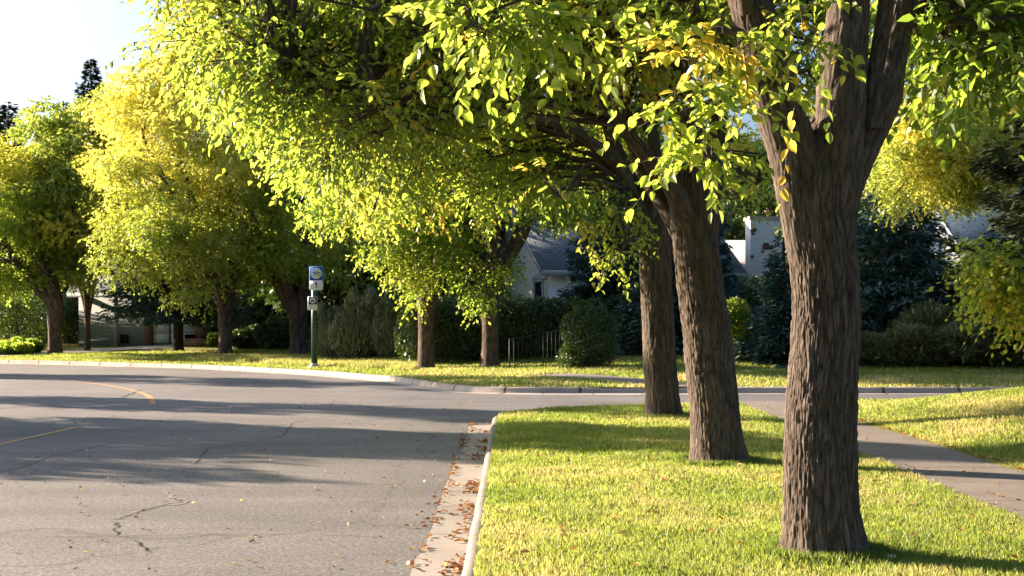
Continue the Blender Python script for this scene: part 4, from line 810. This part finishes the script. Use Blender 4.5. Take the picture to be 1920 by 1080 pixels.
# blue roofed house
c = at(1822, 640, 54); zb = ez(c[0], 54)
t, L, X, Yv = house('house with blue grey shingle roof and white gable at the right', (c[0], 54), R(12), 9, 8.2, EYE + (603 - 476) / FPX * 54 - zb, 3.6, zb, 'white', 'blueshingle', ov=.35)
window(t, L(0, 1.6, 1.35), -Yv, .7, 1.1, 'white', .09, -X)
window(t, L(0, 3.2, 1.35), -Yv, .7, 1.1, 'white', .09, -X)
# garage house on the left
zb = ez(-15, 73); c = (-22.3, 73.2)
t, L, X, Yv = house('low brick and siding house with white garage doors in the shade at the left', c, R(0), 13.5, 8, 2.75, 1.9, zb, 'siding', 'shingle', 'siding')
def xl(px, y=73.2): return (px - 960) / FPX * y - c[0]
pil = [(272, 286), (368, 396)]
for a0, a1 in pil:
    quad_uv('brick_pillar', [[L(xl(a0), -.25, -.3), L(xl(a1), -.25, -.3), L(xl(a1), -.25, 2.6), L(xl(a0), -.25, 2.6)]], MAT['brick'], t, .24)
quad_uv('brick_wall', [[L(xl(430), -.16, -.3), L(xl(530), -.16, -.3), L(xl(530), -.16, 2.6), L(xl(430), -.16, 2.6)]], MAT['brick'], t, .14)
for a0, a1 in ((288, 318), (322, 366)):
    m = MB(); w0, w1_ = xl(a0), xl(a1)
    for k in range(4): m.prism([L(w0, -.06, .05 + k * .56), L(w1_, -.06, .05 + k * .56), L(w1_, -.06, .05 + k * .56 + .535), L(w0, -.06, .05 + k * .56 + .535)], -Yv * .05)
    gd = m.build('garage_door', MAT['garage'], t); 
m = MB(); m.prism([L(xl(398), -.02, -.2), L(xl(428), -.02, -.2), L(xl(428), -.02, 2.3), L(xl(398), -.02, 2.3)], -Yv * .04); m.build('entry_door', MAT['dark'], t)
window(t, L(xl(455), -.16, .35), X, 1.1, 1.9, 'white', .09, -Yv, 1)
m = MB(); m.prism([L(xl(226), -.03, .05), L(xl(241), -.03, .05), L(xl(241), -.03, .5), L(xl(226), -.03, .5)], -Yv * .03); m.build('crawl_vent', MAT['dark'], t)
m = MB(); m.prism([L(xl(217), -.28, -.3), L(xl(223), -.28, -.3), L(xl(223), -.28, 2.6), L(xl(217), -.28, 2.6)], Yv * .15); m.build('post', MAT['trim'], t)
P0, P1 = at(346, 646, 70.5), at(398, 646, 70.5); zb2 = ez(P0[0], 70.5)
rw = quad_uv('retaining_wall', [[A(P0[0], 70.5, zb2 - .2), A(P1[0] + .3, 70.5, zb2 - .2), A(P1[0] + .3, 70.5, zb2 + .62), A(P0[0], 70.5, zb2 + .62)], [A(P0[0], 70.5, zb2 + .62), A(P1[0] + .3, 70.5, zb2 + .62), A(P1[0] + .3, 70.8, zb2 + .62), A(P0[0], 70.8, zb2 + .62)]], MAT['brick'], None, .2)
tag(rw, 'low brown brick retaining wall in front of the right garage door', 'wall')

# ------------------------------------------------------------------ sign post
zp = ez(-6.9, 50); sp = thing('street_sign', 'green street post carrying a blue bicycle route sign and a small transit sign', 'sign', (-6.95, 50, zp))
m = MB(); m.tube((-6.95, 50, zp - .05), (-6.95, 50, zp + 3.45), .115, 8, .095); m.build('post', MAT['green'], sp)
m = MB(); m.tube((-6.95, 50, zp - .02), (-6.95, 50, zp + .07), .21, 16, .19); m.tube((-6.95, 50, zp + .07), (-6.95, 50, zp + .16), .15, 8, .12); m.build('base_plate', MAT['steel'], sp)
def sf(x, z, d=0): return A(-6.86 + x, 49.86 - d, zp + z)
def rrect(x0, z0, x1, z1, r, d=0):
    P = []
    for cx, cz, a0 in ((x1 - r, z0 + r, -90), (x1 - r, z1 - r, 0), (x0 + r, z1 - r, 90), (x0 + r, z0 + r, 180)):
        P += [sf(cx + r * math.cos(R(a0 + a_)), cz + r * math.sin(R(a0 + a_)), d) for a_ in (0, 30, 60, 90)]
    return P
yv = A(0, -1, 0); x0, x1, z0, z1 = -.245, .245, 2.72, 3.56
m = MB(); m.prism(rrect(x0, z0, x1, z1, .05), yv * .012); bs = m.build('bicycle_sign', MAT['sedge'], sp)
m = MB(); m.prism(rrect(x0 + .018, z0 + .35, x1 - .018, z1 - .018, .03, .013), yv * .004); m.build('blue_panel', MAT['sblue'], bs)
m = MB(); m.prism(rrect(x0 + .012, z0 + .012, x1 - .012, z0 + .345, .03, .013), yv * .004); m.build('white_panel', MAT['swhite'], bs)
cz_ = 3.31; m = MB(); m.prism([sf(.195 * math.cos(a_), cz_ + .195 * math.sin(a_), .018) for a_ in np.linspace(0, 2 * math.pi, 32, endpoint=False)], yv * .004); m.build('white_disc', MAT['swhite'], bs)
m = MB()
def bar(a, b, wd=.014, d=.023, mb=None):
    a = np.array(a, float); b = np.array(b, float); n = A(-(b - a)[1], (b - a)[0]); n = n / np.hypot(*n) * wd / 2
    (mb or m).prism([sf(*(a - n), d), sf(*(b - n), d), sf(*(b + n), d), sf(*(a + n), d)], yv * .004)
for wx in (-.085, .085):
    for i in range(16):
        a0, a1 = i / 16 * 2 * math.pi, (i + 1) / 16 * 2 * math.pi; bar((wx + .058 * math.cos(a0), cz_ - .03 + .058 * math.sin(a0)), (wx + .058 * math.cos(a1), cz_ - .03 + .058 * math.sin(a1)))
for a_, b_ in (((-.085, -.03), (-.05, .05)), ((-.085, -.03), (0, -.03)), ((0, -.03), (-.05, .05)), ((0, -.03), (.06, .045)), ((-.045, .045), (.06, .045)), ((.085, -.03), (.05, .085)), ((.02, .09), (.06, .085)), ((-.05, .05), (-.055, .085)), ((-.08, .085), (-.03, .085))): bar((a_[0], cz_ + a_[1]), (b_[0], cz_ + b_[1]))
m.build('bicycle_symbol', MAT['sblack'], bs)
m = MB(); bar((0, 2.80), (0, 2.95), .03, .018); m.prism([sf(-.045, 2.935, .023), sf(.045, 2.935, .023), sf(0, 3.02, .023)], yv * .004); m.build('arrow', MAT['sblack'], bs)
def sf(x, z, d=0): return A(-6.985 + x, 49.84 - d, zp + z)
m = MB(); m.prism(rrect(-.165, 2.02, .165, 2.50, .03, -.02), yv * .11); ts = m.build('transit_sign', MAT['swhite'], sp)
m = MB(); m.prism(rrect(-.125, 2.22, .160, 2.485, .02, .091), yv * .004); m.build('black_panel', MAT['sblack'], ts)
m = MB(); m.prism([sf(.015 + .105 * math.cos(a_), 2.355 + .105 * math.sin(a_), .096) for a_ in np.linspace(0, 2 * math.pi, 24, endpoint=False)], yv * .004); m.build('pale_disc', MAT['swhite'], ts)
m = MB(); m.prism([sf(.015 + a_, 2.355 + b_, .101) for a_, b_ in ((-.055, -.035), (.055, -.035), (.062, .005), (.035, .045), (-.035, .045), (-.062, .005))], yv * .003)
for s_ in (-1, 1): m.prism([sf(.015 + s_ * .04 + a_, 2.355 + b_, .101) for a_, b_ in ((-.014, -.062), (.014, -.062), (.014, -.036), (-.014, -.036))], yv * .003)
m.build('vehicle_symbol', MAT['sblack'], ts)
m = MB(); m.prism([sf(.015 + a_, 2.355 + b_, .105) for a_, b_ in ((-.036, .006), (.036, .006), (.024, .034), (-.024, .034))], yv * .002); m.build('windscreen_mark', MAT['swhite'], ts)
m = MB(); bar((-.075, 2.13), (-.075, 2.19), .018, .091, m); bar((-.045, 2.13), (-.045, 2.19), .018, .091, m); m.build('route_number', MAT['trim'], ts)

# ------------------------------------------------------------------ iron railing
fa, fb = A(-.08, 45.2), A(4.6, 49.6); n = 34; rl = thing('iron_railing', 'thin black iron railing climbing the lawn behind the rounded bush', 'railing', (fa[0], fa[1], ez(*fa)))
pts = [fa + (fb - fa) * i / n for i in range(n + 1)]; G = [ez(*q) for q in pts]; G = list(np.linspace(G[0], G[-1] + .45, n + 1))
m = MB()
for i in range(n): m.tube((*pts[i], G[i] + .93), (*pts[i + 1], G[i + 1] + .93), .018, 6); m.tube((*pts[i], G[i] + .1), (*pts[i + 1], G[i + 1] + .1), .012, 6)
m.build('rail', MAT['iron'], rl)
for i in range(n + 1):
    m = MB(); post = i % 8 == 0
    if post: m.tube((*pts[i], G[i] - .1), (*pts[i], G[i] + .97), .022, 6); m.build('post', MAT['iron'], rl)
    else:
        m.tube((*pts[i], G[i] + .1), (*pts[i], G[i] + .93), .008, 5)
        if i % 2:
            for z in np.arange(.2, .9, .07): m.tube((*pts[i], G[i] + z), (*pts[i], G[i] + z + .035), .016, 4, .006)
        m.build('baluster', MAT['iron'], rl)

# stepping stones on the shaded lawn, overhead cable
for q, (px, py, lab) in enumerate([(1424, 683, 'flat pale stone on the lawn beside the nearest trunk, the left one'), (1452, 681, 'flat pale stone touching the outline of the nearest trunk, the right one')]):
    Y = 46.; x = (px - 960) / FPX * Y; z = ez(x, Y); m = MB(); r = np.random.default_rng(q)
    m.prism([(x + (.32 + .1 * r.random()) * math.cos(a_), Y + .3 * math.sin(a_), z - .02) for a_ in np.linspace(0, 2 * math.pi, 11, endpoint=False)], A(0, 0, .09)); o = m.build('flat_stone', MAT['stone']); tag(o, lab, 'stone')
a_, b_ = at(-60, 235, 58), at(620, 300, 58); m = MB(); N = 30
for i in range(N):
    s, e = i / N, (i + 1) / N; f_ = lambda t: a_ + (b_ - a_) * t - A(0, 0, 1) * 3.2 * t * (1 - t) * 1.
    m.tube(f_(s), f_(e), .012, 5)
# ------------------------------------------------------------------ grass blades
def blades(name, pts, h, wd, tint, seed, lean=.35):
    r = np.random.default_rng(seed); n = len(pts); z = elev(pts[:, 0], pts[:, 1]); P = np.c_[pts, z - .004]
    an = r.random(n) * 2 * math.pi; s = np.stack([np.cos(an), np.sin(an), 0 * an], 1) * (wd * (.7 + .6 * r.random(n)))[:, None] / 2
    H = h * (.55 + .8 * r.random(n)); ln = r.normal(size=(n, 2)) * lean * H[:, None]
    tip = P + np.c_[ln, H]; mid = P + np.c_[ln * .35, H * .6]
    V = np.stack([P - s, P + s, mid + s * .7, tip, mid - s * .7], 1).reshape(-1, 3); i = np.arange(n)[:, None] * 5
    F = [(i + np.array([[0, 1, 2, 4]])), (i + np.array([[4, 2, 3]]))]
    o = mesh(name, V, F, MAT['grass'], None, {'tint': np.repeat(np.clip(tint, 0, 1), 5)}); o['kind'] = 'stuff'; return o
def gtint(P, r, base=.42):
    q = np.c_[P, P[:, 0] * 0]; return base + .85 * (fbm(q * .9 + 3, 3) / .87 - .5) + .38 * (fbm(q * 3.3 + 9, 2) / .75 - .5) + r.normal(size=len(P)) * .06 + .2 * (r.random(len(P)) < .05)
def scatter(x0, x1, y0, y1, dens, r):
    n = int((x1 - x0) * (y1 - y0) * dens); return np.stack([x0 + (x1 - x0) * r.random(n), y0 + (y1 - y0) * r.random(n)], 1)
r = np.random.default_rng(500); S = []
for y0, y1, dn in ((7.5, 10, 3600), (10, 13, 3000), (13, 17, 2200), (17, 22, 1500), (22, 30, 1000)): S.append(scatter(-.32, 5.6, y0, y1, dn, r))
S = np.vstack(S); dk = dist2(K1b, S)
ok = ~inside(LAWNCUT, S) & (S[:, 0] < walkx(S[:, 1]) + .05 + .05 * r.random(len(S))) & ((S[:, 0] - .36 * S[:, 1] < .4))
S = S[ok]; dst = S[:, 1]; tn = gtint(S, r)
blades('verge_grass', S, (.036 + .0006 * dst) * (.6 + .9 * vnoise(np.c_[S * 2.3, S[:, 0] * 0 + 3])), .0045 + .0005 * dst, tn, 501).update_tag()
bpy.data.objects['verge_grass']['label'] = 'mown sunlit grass of the near verge'
S = []
for (cx, cy, rr_, n) in ((b1[0], 9.8, .34, 2600), (b2[0], 16.5, .42, 2600), (b3[0], 24.2, .42, 2200)):
    an = r.random(n) * 2 * math.pi; q = rr_ + np.abs(r.normal(size=n)) * .06; S.append(np.stack([cx + q * np.cos(an), cy + q * np.sin(an)], 1))
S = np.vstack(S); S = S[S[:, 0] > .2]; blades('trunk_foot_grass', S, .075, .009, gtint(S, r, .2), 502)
bpy.data.objects['trunk_foot_grass']['label'] = 'longer grass around the feet of the verge trunks'
S = []
for x0, x1, y0, y1, dn in ((5.3, 9, 8, 16, 1300), (5.3, 11, 16, 22, 900), (5.3, 14, 22, 31, 700)): S.append(scatter(x0, x1, y0, y1, dn, r))
S = np.vstack(S); S = S[~inside(LAWNCUT, S) & (S[:, 0] > walkx(S[:, 1]) + 1.42 - .06 * r.random(len(S))) & (S[:, 0] < .37 * S[:, 1] + 3)]
blades('raised_lawn_grass', S, .045 + .0006 * S[:, 1], .006 + .0005 * S[:, 1], gtint(S, r, .5), 503)['label'] = 'sunlit grass of the raised lawn right of the sidewalk'
S = scatter(-24, 17, 35.5, 66, 190, r); D = dist2(K2b, S); S = S[~inside(LAWNCUT, S) & (D < 16) & (np.abs(S[:, 0]) < .37 * S[:, 1] + .4) & (S[:, 1] > 35.6)]
fs_ = np.vstack([resample(catmull([(4.3, 35.75), (4.0, 36.6), (3.0, 38.2), (1.9, 39.6), (.9, 40.7)], 6), .5)]); S = S[dist2(fs_, S) > .6]
dw = resample(catmull([(-26.5, 63.6), (-24.3, 65), (-21.5, 67.2), (-18.8, 70), (-16.8, 73)], 6), .5); S = S[dist2(dw, S) > 1.5]
blades('far_lawn_grass', S, .075, .03, gtint(S, r, .42) + .18 * (dist2(K2b, S) < 4) * (S[:, 0] > -3), 504, .5)['label'] = 'grass of the lawns beyond the street'
S = scatter(-13.5, -3.2, 45, 60, 600, r); D = dist2(K2b, S); S = S[~inside(LAWNCUT, S) & (D > 1.3) & (D < 5.2)]; k = vnoise(np.c_[S * .9, S[:, 0] * 0]); S = S[k + .25 * r.random(len(S)) > .45]
blades('tall_seed_grass', S, .17, .022, .62 + r.normal(size=len(S)) * .16, 505, .3)['label'] = 'tall dry unmown grass around the sign post and trunks'

# ------------------------------------------------------------------ fallen leaves
def litter(name, P, size, tint, seed, z, label):
    r = np.random.default_rng(seed); n = len(P); c = np.c_[P, z + .004 + .012 * r.random(n)]
    an = r.random(n) * 2 * math.pi; ax = np.c_[np.cos(an), np.sin(an), r.normal(size=n) * .22]; nm = A(0, 0, 1) + r.normal(size=(n, 3)) * .35
    V, F, m = leafquads(c, ax, nm, size * (.55 + .7 * r.random(n)), .3, .6); o = mesh(name, V, F, MAT['litter'], None, {'tint': np.repeat(np.clip(tint, 0, 1), m)}); o['kind'] = 'stuff'; o['label'] = label; return o
r = np.random.default_rng(600); n = 2600
y = 7 + 18 * r.random(n) ** 1.1; gate = vnoise(np.c_[y * 1.6, y * 0, y * 0 + 4]); x = -.355 - np.abs(r.normal(size=n)) * (.035 + .09 * gate); k = r.random(n) < -.22 + .85 * gate; P = np.c_[x, y][k]
n2 = 700; y = 7 + 18 * r.random(n2); gate = vnoise(np.c_[y * 1.9, y * 0 + 7, y * 0]); k = r.random(n2) < gate * .7; P = np.vstack([P, np.c_[-.71 + r.normal(size=n2) * .035, y][k]])
litter('gutter_litter', P, .055, .42 + r.normal(size=len(P)) * .18 + .4 * (r.random(len(P)) < .12), 601, -.14, 'heaps of rusty brown leaves lying in the gutter against the kerb')
n = 330; y = 8 + 24 * r.random(n) ** 1.4; x = -.8 - (.36 * y) * r.random(n) ** 1.5; litter('road_litter', np.c_[x, y], .05, .35 + .65 * r.random(n), 602, -.145, 'single yellow, brown and pale leaves scattered on the asphalt')
n = 210; y = 8.5 + 16 * r.random(n) ** 1.3; x = -.1 + 4.2 * r.random(n); litter('verge_litter', np.c_[x, y], .065, .45 + .5 * r.random(n), 603, elev(x, y) + .035, 'yellow leaves lying on the verge grass')
n = 520; y = 12 + 16 * r.random(n); sd_ = r.random(n) < .25; x = walkx(y) + np.where(sd_, 1.45 * r.random(n), 1.45 - np.abs(r.normal(size=n)) * .05); litter('sidewalk_litter', np.c_[x, y], .05, .35 + .5 * r.random(n), 604, .018, 'small dry leaves along the right edge of the sidewalk')
